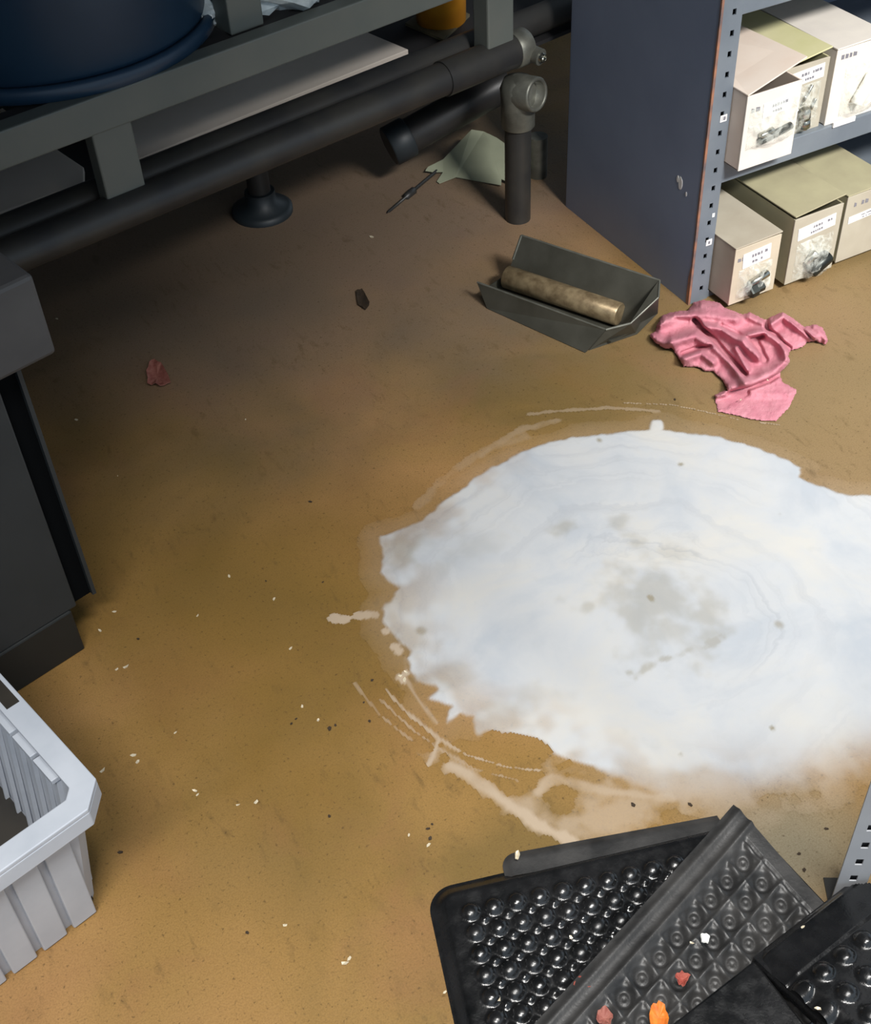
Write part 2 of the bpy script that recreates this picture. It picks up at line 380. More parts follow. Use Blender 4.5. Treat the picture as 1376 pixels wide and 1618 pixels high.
# ------------------------------------------------------------------ white patch trowelled on the floor
def make_patch():
    OUT = [(600, 848), (618, 842), (650, 832), (672, 826), (684, 812), (700, 793), (740, 762), (790, 733), (850, 706), (920, 690), (1000, 682), (1026, 680), (1030, 664), (1044, 664), (1048, 680),
           (1130, 690), (1200, 708), (1264, 740), (1256, 756), (1300, 770), (1330, 780), (1345, 785), (1376, 784), (1520, 800), (1620, 950), (1560, 1110),
           (1376, 1168), (1330, 1188), (1250, 1214), (1150, 1232), (1050, 1238), (950, 1220), (880, 1192), (840, 1165), (800, 1158), (772, 1150), (755, 1158), (748, 1132), (728, 1130), (706, 1148), (700, 1136),
           (712, 1118), (690, 1112), (672, 1106), (690, 1090), (664, 1075), (648, 1062), (640, 1040), (648, 1030), (618, 1000), (606, 985), (604, 962), (622, 945), (634, 930), (612, 918), (600, 905), (606, 880)]
    SMEAR = [(640, 1205), (660, 1200), (700, 1212), (740, 1240), (800, 1290), (850, 1322), (910, 1338), (1000, 1318), (1110, 1296), (1170, 1262), (1376, 1225), (1376, 1150), (1250, 1200), (1100, 1232), (980, 1225), (900, 1200), (860, 1190), (850, 1240), (800, 1235), (740, 1200), (700, 1180), (660, 1190)]
    xs = np.arange(0.36, 1.70, 0.0034); ys = np.arange(0.35, 1.72, 0.0034)
    X, Y = np.meshgrid(xs, ys); W = np.stack([X.ravel(), Y.ravel()], 1)
    f2 = lambda L: np.array([at(x, y)[:2] for x, y in L])
    n1 = fbm(W, 14, 1.0); n2 = fbm(W, 38, 5.0); n3 = fbm(W, 5, 9.0)
    d = signed(W, f2(OUT)) + 0.007 * n1 + 0.004 * n2
    core = f2([(1000, 950)])[0]
    q = (W - core); low = smooth01((-(q[:, 1]) - .10) / .16) * smooth01((W[:, 0] - .62) / .12)   # rim nearest the mats is smeared out
    white = smooth01((d + 0.0025 + .052 * low) / (0.007 + .075 * low))
    white *= 1 - .38 * smooth01(1 - (d + .03) / .09) * low * smooth01(.6 + 1.2 * n3 + .6 * n1)
    # thin wash next to the left and lower rim
    thin = smooth01(1 - d / 0.11) * smooth01(0.5 + 1.3 * n1 + 0.4 * n3)
    left = smooth01((core[0] - W[:, 0] + 0.12) / 0.3)
    white *= 1 - 0.42 * thin * left
    ds = signed(W, f2(SMEAR)) + 0.012 * n1 + 0.008 * n2
    tan = 0.62 * smooth01((ds + 0.004) / 0.03) * smooth01(0.62 + 0.9 * n1 + 0.5 * n2 + 0.3 * n3)
    ring = smooth01((d + 0.055) / 0.05) * (d < 0.004)
    tan = np.maximum(tan, 0.20 * ring * smooth01(0.7 + 0.8 * n3))
    tan = np.maximum(tan, 0.55 * low * smooth01((d + .10 + .02 * n1) / .09) * smooth01(.7 + .7 * n1 + .5 * n2))
    def streak(pts, width, amt, rough=0.6):
        nonlocal tan
        dd = poly_dist(W, f2(pts)) / width
        tan = np.maximum(tan, amt * smooth01(1.3 - dd + 0.5 * n2) * smooth01(1 - rough + rough * (1 + 1.6 * n1)))
    streak([(610, 1090), (640, 1125), (690, 1165), (740, 1195), (800, 1212), (852, 1218)], 0.0035, 0.85, 0.4)
    streak([(600, 1105), (650, 1152), (700, 1188), (750, 1215), (820, 1235)], 0.0035, 0.6)
    streak([(560, 1080), (600, 1130), (650, 1170)], 0.004, 0.45)
    streak([(712, 1212), (735, 1222), (790, 1262), (850, 1305), (905, 1330)], 0.012, 0.95, 0.3)
    streak([(850, 1252), (870, 1232), (960, 1250), (1060, 1262)], 0.010, 0.8, 0.5)
    streak([(640, 1040), (642, 1075), (660, 1105), (690, 1142)], 0.0035, 0.6)
    streak([(984, 637), (1060, 640), (1110, 650), (1165, 663), (1230, 672)], 0.003, 0.8, 0.5)
    streak([(835, 655), (880, 650), (960, 645), (1040, 650)], 0.006, 0.4)
    streak([(692, 1172), (684, 1195), (676, 1210)], 0.004, 0.9, 0.2)
    streak([(760, 720), (820, 680), (880, 665)], 0.01, 0.35)
    streak([(660, 800), (700, 755), (760, 715), (830, 690)], 0.012, 0.25)
    for (x, y, r, a) in [(530, 977, .012, 1), (542, 979, .012, 1), (566, 973, .010, .9), (580, 972, .010, .9), (592, 972, .008, .8), (609, 998, .007, 1), (624, 1022, .008, 1), (630, 1030, .008, 1), (632, 1070, .007, 1), (641, 1064, .006, 1), (638, 1076, .006, 1)]:
        dd = np.hypot(*(W - f2([(x, y)])[0]).T) / r
        tan = np.maximum(tan, a * smooth01((1.15 - dd + 0.3 * n2) * 3))
    grime = np.zeros(len(W))
    def smudge(x, y, rx, ry, amt):
        nonlocal grime
        c = f2([(x, y)])[0]; q = W - c
        dd = np.sqrt((q[:, 0] / rx) ** 2 + (q[:, 1] / ry) ** 2)
        grime = np.maximum(grime, amt * smooth01(1.2 - dd + 0.7 * n1 + 0.4 * n2))
    smudge(1040, 950, .09, .12, .40); smudge(1060, 1000, .07, .05, .32); smudge(890, 830, .03, .025, .4); smudge(975, 825, .03, .02, .35); smudge(1060, 880, .05, .04, .22)
    smudge(640, 870, .05, .04, .42); smudge(740, 870, .07, .05, .16); smudge(930, 960, .012, .012, .35); smudge(1230, 988, .008, .010, .6); smudge(1232, 814, .006, .006, .95); smudge(1028, 946, .006, .01, .9)
    smudge(1075, 735, .006, .005, .9); smudge(1220, 1152, .005, .005, .95); smudge(1075, 1193, .006, .005, .8); smudge(946, 697, .006, .008, .9); smudge(665, 998, .008, .01, .6); smudge(700, 1075, .05, .03, .3); smudge(800, 1120, .08, .03, .22)
    dd = poly_dist(W, f2([(1000, 1068), (1040, 1045), (1100, 1028), (1140, 1010)])) / 0.007
    grime = np.maximum(grime, 0.5 * smooth01(1.2 - dd + 1.1 * n1 + .8 * n2) * smooth01(.7 + 1.2 * n2))
    k = np.maximum(white, tan)
    H = 0.0006 + 0.0014 * white + 0.0005 * tan + 0.0004 * n1 * white
    sh = X.shape
    XYZ = np.stack([X, Y, H.reshape(sh)], -1)
    o = grid_mesh('paint_patch', XYZ, (k > 0.045).reshape(sh), 'patch', None, dict(white=white.reshape(sh), tan=np.clip(tan, 0, 1).reshape(sh), grime=np.clip(grime, 0, 1).reshape(sh)))
    tag(o, 'large round white patch smeared over the brown floor with swirled tan edges', 'floor patch')
make_patch()

# ------------------------------------------------------------------ shelving unit with bins (right)
RX0, RX1, RY0, RY1 = 1.415, 2.35, 1.674, 2.13
def plate_with_holes(mb, x0, x1, y, z0, z1, hx, hw, hh, zs):
    """upright face in the plane y, a column of slots at hx"""
    zc = [z0]
    for z in zs: zc += [z - hh / 2, z + hh / 2]
    zc.append(z1); xc = [x0, hx - hw / 2, hx + hw / 2, x1]
    for a in range(3):
        for b in range(len(zc) - 1):
            if a == 1 and b % 2 == 1: continue
            mb.face_add([(xc[a], y, zc[b]), (xc[a + 1], y, zc[b]), (xc[a + 1], y, zc[b + 1]), (xc[a], y, zc[b + 1])], [(0, 1, 2, 3)])
            if a == 1 and b % 2 == 0: pass
    for i in range(1, len(zc) - 2, 2):
        a, b = zc[i], zc[i + 1]; p, q = xc[1], xc[2]
        mb.face_add([(p, y, a), (q, y, a), (q, y, b), (p, y, b), (p, y + .003, a), (q, y + .003, a), (q, y + .003, b), (p, y + .003, b)],
                    [(0, 4, 5, 1), (1, 5, 6, 2), (2, 6, 7, 3), (3, 7, 4, 0)])

rack = thing('shelving_unit', (RX0, RY0, 0), 'blue-grey steel shelving unit holding the cartons, rust along its front edge', 'shelf')
SHZ = 1.9
MB().box((RX0 + .001, (RY0 + .003 + RY1) / 2, SHZ / 2), .003, RY1 - RY0 - .003, SHZ).build('side_panel', 'rack', rack)
MB().box((RX1 - .001, (RY0 + .003 + RY1) / 2, SHZ / 2), .003, RY1 - RY0 - .003, SHZ).build('side_panel', 'rack', rack)
up = MB(); plate_with_holes(up, RX0 + .004, RX0 + .047, RY0, 0.0, SHZ, RX0 + .029, .008, .011, [0.03 + .0375 * k for k in range(49)])
up.box((RX0 + .046, RY0 + .012, SHZ / 2), .002, .022, SHZ)
tag(up.build('upright', 'rack_face', rack), 'grey front upright punched with a row of holes')
MB().box((RX0 + .030, RY0 + .010, SHZ / 2), .026, .002, SHZ - .01).build('upright_hole_shade', 'hole', rack)  # dark sheet behind the slots, painting their shade
ed = MB(); zz = np.linspace(0, SHZ, 60)
for a, b in zip(zz[:-1], zz[1:]):
    wob = lambda z: .0030 + .0014 * nz(z, 0, 14) + (.004 if z < .09 else 0)
    ed.hexa([(RX0 - .0012, RY0 + wob(a), a), (RX0 - .0012, RY0 - .001, a), (RX0 + .004, RY0 - .001, a), (RX0 + .004, RY0 + .002, a)],
            [(RX0 - .0012, RY0 + wob(b), b), (RX0 - .0012, RY0 - .001, b), (RX0 + .004, RY0 - .001, b), (RX0 + .004, RY0 + .002, b)])
tag(ed.build('worn_edge', 'rust', rack), 'rusty orange front corner of the side panel')
MB().box((RX1 - .024, RY0 + .002, SHZ / 2), .046, .003, SHZ).build('upright', 'rack_face', rack)
MB().box(((RX0 + RX1) / 2, RY1 + .0015, SHZ / 2), RX1 - RX0, .003, SHZ).build('back_panel', 'rack', rack)
SH = [0.016, 0.303, 0.626, 0.95, 1.27, 1.6, 1.89]
for z in SH:
    s_ = MB(); lip = .016 if z < .1 else .044
    x0, x1 = RX0 + .048, RX1 - .048
    s_.box(((x0 + x1) / 2, (RY0 + RY1) / 2 + .001, z - .0015), x1 - x0, RY1 - RY0 - .004, .003)
    s_.box(((x0 + x1) / 2, RY0 + .0035, z - lip / 2), x1 - x0, .003, lip)
    if z > .1: s_.box(((x0 + x1) / 2, RY0 + .011, z - lip + .0015), x1 - x0, .013, .003)
    s_.build('shelf', 'rack_face', rack, bevel=.0012)
# paint chip on the side panel
for (px, py, r) in [(1075, 290, .011), (1071, 283, .006), (1084, 307, .004)]:
    p = onpl(px, py, (RX0 - .0006, 1.8), 90)
    s_ = MB().lathe(p, (-1, 0, 0), [(0, r), (.0006, r * .9)], 9)
    s_.v = [(a, p[1] + (b - p[1]) * .6, p[2] + (c - p[2]) * (1.3 + .5 * nz(b, c, 300))) for a, b, c in s_.v]
    tag(s_.build('paint_chip', 'label', rack), 'bare pale chip in the blue-grey paint')

def print_marks(mb, org, ux, uz, w, h, lines, nrm, seed=0):
    """rows of short illegible dark marks"""
    rnd = random.Random(seed); org, ux, uz, nrm = map(Vector, (org, ux, uz, nrm))
    for li, (z, x0, x1, hh) in enumerate(lines):
        x = x0
        while x < x1:
            l = rnd.uniform(.5, 1.1) * hh
            if rnd.random() < .86:
                a = org + ux * (x * 1) + uz * z
                mb.prism([a, a + ux * l, a + ux * l + uz * hh * rnd.uniform(.7, 1), a + uz * hh], nrm * .0003)
            x += l + hh * .35
for (px, py, n, sd, tl) in [(1143, 187, 2, 3, 'small white tag on the upright beside the upper cartons'), (1120, 383, 1, 9, 'small white tag on the upright beside the lower cartons')]:
    p = onpl(px, py, (RX0, RY0 - .0006), 0)
    t_ = tag(MB().box((p[0], p[1], p[2]), .015 if n == 2 else .014, .0010, .013).build('shelf_tag', 'label', rack), tl)
    mk = MB()
    if n == 2:
        mk.box((p[0] + .0015, p[1] - .0007, p[2]), .0048, .0004, .007); mk.box((p[0] - .0035, p[1] - .0007, p[2]), .0008, .0004, .007); mk.box((p[0] + .0052, p[1] - .0007, p[2]), .0006, .0004, .005)
    else:
        mk.box((p[0], p[1] - .0007, p[2]), .0042, .0004, .006)
    mk.build('print', 'ink', t_)
p = onpl(1127, 340, (RX0, RY0 - .0005), 0)
tag(MB().box((p[0], p[1], p[2]), .006, .001, .008).build('tape_scrap', 'label', rack), 'scrap of old tape on the upright')

def bag_mesh(mb, x0, x1, z0, z1, y, bulge, seed, taper=0.0):
    nx, nzv = 14, 14; vs = []
    for side in (1, -1):
        for j in range(nzv):
            for i in range(nx):
                a, b = i / (nx - 1), j / (nzv - 1)
                e = (4 * a * (1 - a)) ** .6 * (4 * b * (1 - b)) ** .5 * (1.3 - .7 * b)
                x = x0 + (x1 - x0) * (a + taper * (b - .5) * .3) + .002 * nz(b * 5, a * 2, 1, seed)
                z = z0 + (z1 - z0) * b + .003 * nz(a * 5, b, 1, seed + 4)
                cr = 1 + .55 * nz(a * 4.5, b * 4.5, 1, seed + side) + .35 * nz(a * 10, b * 9, 1, seed + 9)
                yy = y - bulge * e * cr if side == 1 else y - .0002
                vs.append((x, min(yy, y - .0004) if side == 1 else y, z))
    fs = []
    for s_ in (0, 1):
        o = s_ * nx * nzv
        for j in range(nzv - 1):
            for i in range(nx - 1):
                q = (o + j * nx + i, o + j * nx + i + 1, o + (j + 1) * nx + i + 1, o + (j + 1) * nx + i)
                fs.append(q if s_ == 0 else q[::-1])
    mb.face_add(vs, fs, True); return mb

def carton(label, x0, x1, y0, z0, h, depth, m, lid=(0, 0), m_front=None, lab=None, bag=None, parts=(), seed=0, mark=None, lidm=None, m_lab_line=True):
    t = thing('parts_carton', ((x0 + x1) / 2, y0 + depth / 2, z0), label, 'carton', 'small parts cartons on the steel shelving')
    th = .003; y1 = y0 + depth; z1 = z0 + h
    b = MB()
    b.box(((x0 + x1) / 2, (y0 + y1) / 2, z0 + th / 2), x1 - x0, depth, th)
    b.box((x0 + th / 2, (y0 + y1) / 2, z0 + h / 2), th, depth, h); b.box((x1 - th / 2, (y0 + y1) / 2, z0 + h / 2), th, depth, h)
    b.box(((x0 + x1) / 2, y1 - th / 2, z0 + h / 2), x1 - x0, th, h)
    b.build('body', m, t, bevel=.0008)
    MB().box(((x0 + x1) / 2, y0 + th / 2, z0 + h / 2), x1 - x0 + .0006, th + .0006, h).build('front_panel', m_front or m, t, bevel=.0008)
    MB().box(((x0 + x1) / 2, (y0 + y1) / 2, z0 + th + .002), x1 - x0 - 2 * th - .001, depth - 2 * th - .001, .002).build('lining', 'kraft', t)
    zl, zr = z1 + .001 + lid[0], z1 + .001 + lid[1]; yf = y0 - .001 - (lid[2] if len(lid) > 2 else 0)
    MB().hexa([(x0 - .001, yf, zl), (x1 + .001, yf, zr), (x1 + .001, y1, zr * .5 + .5 * (z1 + .001)), (x0 - .001, y1, z1 + .001)],
              [(x0 - .001, yf, zl + .003), (x1 + .001, yf, zr + .003), (x1 + .001, y1, zr * .5 + .5 * (z1 + .001) + .003), (x0 - .001, y1, z1 + .004)]).build('lid', lidm or m, t, bevel=.0008)
    if lab:
        lx0, lx1, lz0, lz1, rot = lab
        A = Vector((x0 + lx0, y0 - .0008, z0 + lz0)); ux = Vector((math.cos(R(rot)), 0, math.sin(R(rot)))); uz = Vector((-math.sin(R(rot)), 0, math.cos(R(rot))))
        W_, H_ = lx1 - lx0, lz1 - lz0
        lb = MB().prism([A, A + ux * W_, A + ux * W_ + uz * H_, A + uz * H_], (0, -.0006, 0)).build('label', 'label', t)
        mk = MB(); print_marks(mk, A + Vector((0, -.0007, 0)), ux, uz, W_, H_, [(H_ * .56, W_ * .32, W_ * .72, H_ * .20), (H_ * .56, W_ * .78, W_ * .90, H_ * .20), (H_ * .18, W_ * .34, W_ * .66, H_ * .16)], (0, -1, 0), seed)
        mk.build('print', 'ink', lb)
    if mark:
        mk = MB(); mx, mz, ww, hh = mark
        print_marks(mk, (x0 + mx, y0 - .0006, z0 + mz), (1, 0, 0), (0, 0, 1), ww, hh, [(0, 0, ww, hh)], (0, -1, 0), seed + 5)
        mk.build('handwriting', 'ink', t)
    for (kind, cx, cz, L, r, ang, mm) in parts:
        a = R(ang); d = Vector((math.cos(a), 0, math.sin(a))); c = Vector((x0 + cx, y0 - r - .0012, z0 + cz)); q = MB()
        if kind == 'bolt':
            q.lathe(c - d * L / 2, d, [(0, r * .55), (L * .12, r * .55), (L * .12, r), (L * .42, r), (L * .45, r * .8), (L * .55, r * .8), (L * .56, r), (L * .88, r), (L, r * .7)], 14)
        elif kind == 'nut':
            q.lathe(c - d * L / 2, d, [(0, r * .9), (L * .1, r), (L * .5, r), (L * .5, r * .72), (L, r * .72)], 6, smooth=False)
        else:
            q.rod(c - d * L / 2, c + d * L / 2, r, 16, r * .2)
        q.build('hardware', mm, t)
    if bag:
        bx0, bx1, bz0, bz1, bu = bag
        bag_mesh(MB(), x0 + bx0, x0 + bx1, z0 + bz0, z0 + bz1, y0 - .001, bu, seed * 3.7).build('plastic_bag', 'film', t)
    return t

yf = 1.612   # fronts of the lower cartons stand proud of the shelf
carton('low pale carton on the bottom shelf nearest the punched upright, dark fitting bagged on front', 1.466, 1.578, yf, .016, .128, .42, 'grey_card', (0, .003, .0), 'khaki_front',
       lab=(.022, .090, .078, .112, 4), bag=(.014, .098, .010, .078, .020), parts=[('nut', .052, .030, .034, .014, 8, 'dark_metal'), ('rod', .062, .048, .044, .008, 18, 'zinc')], seed=1, mark=(.008, .098, .012, .008))
carton('khaki carton with gaping lid, middle of the bottom shelf, black cylinder bagged on its front', 1.606, 1.728, yf - .002, .016, .150, .42, 'tan_card', (.004, .017), 'grey_card',
       lab=(.014, .108, .098, .126, 5), bag=(.016, .108, .004, .092, .026), parts=[('rod', .070, .036, .052, .015, 30, 'dark_metal'), ('rod', .052, .052, .030, .008, 60, 'zinc')], seed=2)
carton('closed grey carton on the bottom shelf at the right picture edge, narrow white strip label', 1.746, 1.864, yf + .006, .016, .152, .42, 'tan_card', (0, .002), 'grey_card',
       lab=(.012, .118, .088, .104, 3), seed=3, mark=(.010, .125, .05, .010))
carton('cream carton on the middle shelf with its lid sprung open, black rod bagged on front', 1.464, 1.588, 1.634, .303, .146, .42, 'pink_card', (0.0, .040), 'white_card',
       lab=(.040, .104, .094, .122, 3), bag=(.010, .120, .040, .118, .020), parts=[('rod', .070, .060, .074, .007, 10, 'dark_metal'), ('rod', .050, .066, .030, .006, 10, 'zinc')], seed=4, mark=(.012, .112, .02, .009))
carton('yellowish carton second along the middle shelf, shiny bolt hanging bagged on its front', 1.600, 1.702, 1.690, .303, .140, .40, 'green_card', (.002, .016), 'grey_card',
       lab=(.012, .092, .100, .128, 3), bag=(.014, .088, .006, .098, .020), parts=[('bolt', .052, .034, .044, .011, 98, 'zinc'), ('rod', .055, .078, .040, .003, 62, 'zinc'), ('rod', .075, .055, .022, .003, 70, 'zinc'), ('rod', .032, .040, .03, .0025, 60, 'zinc')], seed=5)
carton('white carton on the middle shelf at the right picture edge, bulging clear bag on front', 1.712, 1.834, 1.684, .303, .150, .40, 'white_card', (0, .002), None,
       lab=None, bag=(.030, .116, .012, .110, .028), parts=[('rod', .075, .060, .060, .012, 60, 'pale_chip')], seed=6, mark=(.012, .130, .03, .009))
# next cartons along the same shelves, mostly outside the picture
tg = MB().box((1.752, RY0 - .0002, .305), .055, .003, .010)
tag(tg.build('label_strip', 'label', rack), 'torn white strip on the middle shelf edge')

# ------------------------------------------------------------------ pipe frame / steel bench (upper left)
FL = np.array([1.297, 2.147, 0.0]); FA = 11.0
FU = np.array([math.cos(R(FA)), math.sin(R(FA)), 0]); FN = np.array([-math.sin(R(FA)), math.cos(R(FA)), 0])
def fp(s, d, z): return FL + FU * s + FN * d + np.array([0, 0, z])
def fs(px, py, d=0.0):
    p = onpl(px, py, FL + FN * d, FA); return (p - FL).dot(FU), p[2]
frame = thing('pipe_bench', fp(-.6, 0, 0), 'dark steel pipe bench with grey-green beams carrying the blue drum', 'bench')
TZ, TR = .392, .032
def fbox(mb, s0, s1, d0, d1, z0, z1):
    lo = [fp(s0, d0, z0), fp(s1, d0, z0), fp(s1, d1, z0), fp(s0, d1, z0)]
    return mb.hexa(lo, [p + np.array([0, 0, z1 - z0]) for p in lo])
s_post = fs(782, 40)[0]
SL = -1.95
tag(fbox(MB(), SL, s_post - .03, -.012, .026, .542, .603).build('beam', 'beam', frame, bevel=.003), 'grey-green square beam')
MB().rod(fp(SL, 0, TZ), fp(.02, 0, TZ), TR, 28).build('pipe_rail', 'pipe', frame)
MB().rod(fp(SL, .072, TZ + .002), fp(.75, .072, TZ + .002), .030, 24).build('pipe_rail', 'pipe', frame)
sa, sb = fs(152, 250)[0], fs(218, 245)[0]
fbox(MB(), sa, sb, -.004, .030, TZ + .02, .543).build('post', 'beam', frame, bevel=.003)
fbox(MB(), s_post - .032, s_post + .036, -.016, .030, TZ + .02, 1.55).build('post', 'beam', frame, bevel=.004)
p = at(392, 48, .60); sp_ = (p - FL).dot(FU); dp_ = (p - FL).dot(FN)
fbox(MB(), sp_ - .034, sp_ + .034, dp_, dp_ + .05, .60, 1.55).build('post', 'beam', frame, bevel=.003)
fbox(MB(), sp_ - .11, sp_ - .05, dp_ + .08, dp_ + .13, .60, 1.55).build('post', 'deck', frame, bevel=.003)
fbox(MB(), SL, s_post - .03, .023, .055, .585, .599).build('upper_deck', 'deck', frame)
fbox(MB(), SL, s_post - .03, .275, .95, .585, .599).build('upper_deck', 'deck', frame)
for q_ in (-1.12, -.72): fbox(MB(), q_ - .04, q_ + .04, .056, .274, .572, .599).build('crossbar', 'deck', frame)
fbox(MB(), SL, .45, .045, 1.00, .352, .360).build('lower_deck', 'deck', frame)
fbox(MB(), SL, s_post + .1, -.02, .95, 1.55, 1.59).build('added_shade_deck', 'deck', frame)  # unseen deck added overhead to shade the bench
# front leg with its tee fitting
MB().rod(fp(0, 0, 0), fp(0, 0, .30), .0285, 28).build('leg', 'pipe', frame)
ft = MB()
ft.lathe(fp(0, 0, .222), (0, 0, 1), [(0, .0335), (.003, .036), (.06, .036), (.085, .038), (.105, .030), (.112, .010)], 28)
tow = Vector((.34, -.92, .12)).normalized()
c0 = Vector(fp(0, 0, .300)); ft.pipe_end(c0, c0 + tow * .052, .036, .027, .035)
fit = tag(ft.build('pipe_fitting', 'cast', frame), 'grey cast tee fitting on top of the front leg, open socket facing the aisle')
cl = MB(); cl.lathe(fp(.000, 0, TZ), FU, [(-.018, .036), (-.016, .0375), (.016, .0375), (.018, .036)], 28)
c1 = Vector(fp(.012, 0, TZ - .006)); cl.rod(c1, c1 + Vector((.35, -.9, -.1)).normalized() * .048, .017, 18)
clamp = tag(cl.build('pipe_fitting', 'cast', frame), 'grey collar with a screw boss at the end of the black rail')
sc = MB(); e0 = c1 + Vector((.35, -.9, -.1)).normalized() * .040; sc.pipe_end(e0, e0 + Vector((.35, -.9, -.1)).normalized() * .016, .010, .006, .008, 16)
sc.build('set_screw', 'zinc', clamp)
MB().rod(fp(-.20, 0, TZ), fp(-.018, 0, TZ), TR + .003, 28).build('sleeve', 'pipe', frame)
# low cross pipe with couplings behind the front leg
ca, cb = at(628, 225, .12), at(800, 130, .20)
MB().pipe_end(cb, ca, .040, .030, .04).build('cross_pipe', 'pipe', frame)
d_ = Vector(ca) - Vector(cb); d_.normalize()
MB().lathe(Vector(ca) - d_ * .03, d_, [(0, .044), (.003, .046), (.05, .046), (.053, .042)], 26).build('pipe_fitting', 'cab', frame)
q = at(846, 300, .0)
q2 = at(850, 240, .06)
MB().rod((q2[0], q2[1], 0), (q2[0], q2[1], .10), .022, 20).build('leg', 'cast', frame)
# rear legs and a far left leg
q = at(415, 335, .0)
MB().rod((q[0], q[1], 0), (q[0], q[1], .352), .026, 20).build('leg', 'pipe', frame)
MB().lathe((q[0], q[1], 0), (0, 0, 1), [(0, .07), (.012, .07), (.016, .062), (.03, .036), (.055, .034)], 28).build('base_flange', 'cab', frame)
for s_, d_ in ((-1.9, 0), (-1.9, .9), (.3, .9)):
    MB().rod(fp(s_, d_, 0), fp(s_, d_, .36 if d_ else TZ), .0285, 20).build('leg', 'pipe', frame)
for s_, d_ in ((-1.9, .92), (-.2, .92)):
    fbox(MB(), s_ - .03, s_ + .03, d_ - .02, d_ + .03, .36, 1.56).build('post', 'beam', frame)
fbox(MB(), -1.93, -1.87, -.016, .022, TZ + .02, .533).build('post', 'beam', frame)
fbox(MB(), -1.93, -1.87, -.016, .022, .60, 1.55).build('post', 'beam', frame)

# pale boards lying on the lower deck
zb = .3605
def board(pts, th, label, m='board'):
    P = [Vector(at(x, y, zb + th)) - Vector((0, 0, th)) for x, y in pts]
    c = sum(P, Vector()) / len(P)
    o = MB().prism(P, (0, 0, th)).build('board', m, None, bevel=.002)
    return tag(o, label, 'board', 'pale boards on the lower deck')
bd = []
def deckpt(px, py, back): 
    p = at(px, py, zb + .012) + FN * back; return p
A_, B_ = at(215, 252, zb + .012), at(645, 78, zb + .012)
for (P4, lab) in (([A_, B_, B_ + FN * .30 - FU * .02, A_ + FN * .30], 'long pale pinkish board lying on the lower deck, right of the grey-green upright'),
                  ([at(-160, 392, zb + .012), at(132, 288, zb + .012), at(132, 264, zb + .012), at(96, 240, zb + .012), at(96, 240, zb + .012) + FN * .25, at(-160, 392, zb + .012) + FN * .33], 'short yellowish pale board with cut corner on the lower deck, left of the upright')):
    P4 = [Vector((p[0], p[1], zb)) for p in P4]
    tag(MB().prism(P4, (0, 0, .012)).build('board', 'board', None, bevel=.0015), lab, 'board', 'pale boards on the lower deck')
# yellow jug standing on the lower deck and tan board below it
yp = at(715, 48, zb)
yt = thing('yellow_jug', (yp[0], yp[1] + .05, zb), 'bright yellow plastic jug standing on the lower deck beside the corner post', 'jug')
MB().lathe((yp[0], yp[1] + .05, zb), (0, 0, 1), [(0, .048), (.006, .054), (.09, .056), (.12, .05), (.145, .026), (.16, .022)], 26).build('body', 'yellow', yt)
MB().lathe((yp[0], yp[1] + .05, zb + .1605), (0, 0, 1), [(0, .026), (.016, .026), (.02, .022)], 20).build('cap', 'yellow', yt)
P4 = [at(640, 36, zb + .006), at(700, 62, zb + .006), at(742, 22, zb + .006), at(690, 0, zb + .006)]
tag(MB().prism([Vector((p[0], p[1], zb)) for p in P4], (0, 0, .006)).build('board', mat('khaki_board', lin(118, 110, 84), lin(104, 96, 74), 8, .8), None), 'small khaki board lying under the yellow jug', 'board', 'pale boards on the lower deck')
# drum on the upper deck
dc = np.array([.415, 2.252]); DRR = .284
drum = thing('plastic_drum', (dc[0], dc[1], .60), 'big dark blue round drum standing on the upper deck at the top left', 'drum')
MB().lathe((dc[0], dc[1], .600), (0, 0, 1), [(0, DRR - .022), (.004, DRR - .016), (.03, DRR - .016), (.034, DRR - .012), (.24, DRR - .006), (.26, DRR + .002), (.28, DRR + .002), (.30, DRR - .006), (.56, DRR - .006), (.58, DRR + .002), (.60, DRR + .002), (.62, DRR - .006), (.84, DRR - .012), (.86, DRR - .05)], 72).build('body', 'drum', drum)
MB().lathe((dc[0], dc[1], .6005), (0, 0, 1), [(.0, DRR - .006), (.003, DRR), (.022, DRR), (.027, DRR - .006), (.027, DRR - .013), (.0, DRR - .013)], 72, caps=False).build('chime', 'drum', drum)
MB().lathe((dc[0], dc[1], 1.44), (0, 0, 1), [(0, DRR - .012), (.02, DRR - .004), (.035, DRR - .01), (.035, .01)], 60).build('lid', 'drum', drum)
# white crinkled bags on the upper deck
def crumple(c, sx, sy, sz, seed, name, m, label, cat, group=None):
    mb = MB(); vs = []; nu, nv = 28, 14
    for j in range(nv + 1):
        t = math.pi * j / nv
        for i in range(nu):
            a = 2 * math.pi * i / nu; d = Vector((math.sin(t) * math.cos(a), math.sin(t) * math.sin(a), math.cos(t)))
            k = 1 + .35 * mnoise.noise(d * 2.2 + Vector((seed, 0, 0))) + .2 * mnoise.noise(d * 5 + Vector((0, seed, 0)))
            vs.append((c[0] + d.x * k * sx, c[1] + d.y * k * sy, max(c[2], c[2] + sz * .75 + d.z * k * sz)))
    fs_ = [(j * nu + i, j * nu + (i + 1) % nu, (j + 1) * nu + (i + 1) % nu, (j + 1) * nu + i) for j in range(nv) for i in range(nu)]
    mb.face_add(vs, fs_, False)
    return tag(mb.build(name, m), label, cat, group)
for (px, py, sx, sy, sz, sd, lab) in [(333, 45, .045, .04, .028, 3, 'small crinkled white bag tucked against the blue drum'), (455, 12, .11, .07, .05, 5, 'crinkled white plastic bag on the upper deck right of the thin post')]:
    p = at(px, py, .60) + FN * .03
    crumple((p[0], p[1], .5995), sx, sy, sz, sd, 'plastic_bag', 'white_film', lab, 'bag', 'white bags on the upper deck')
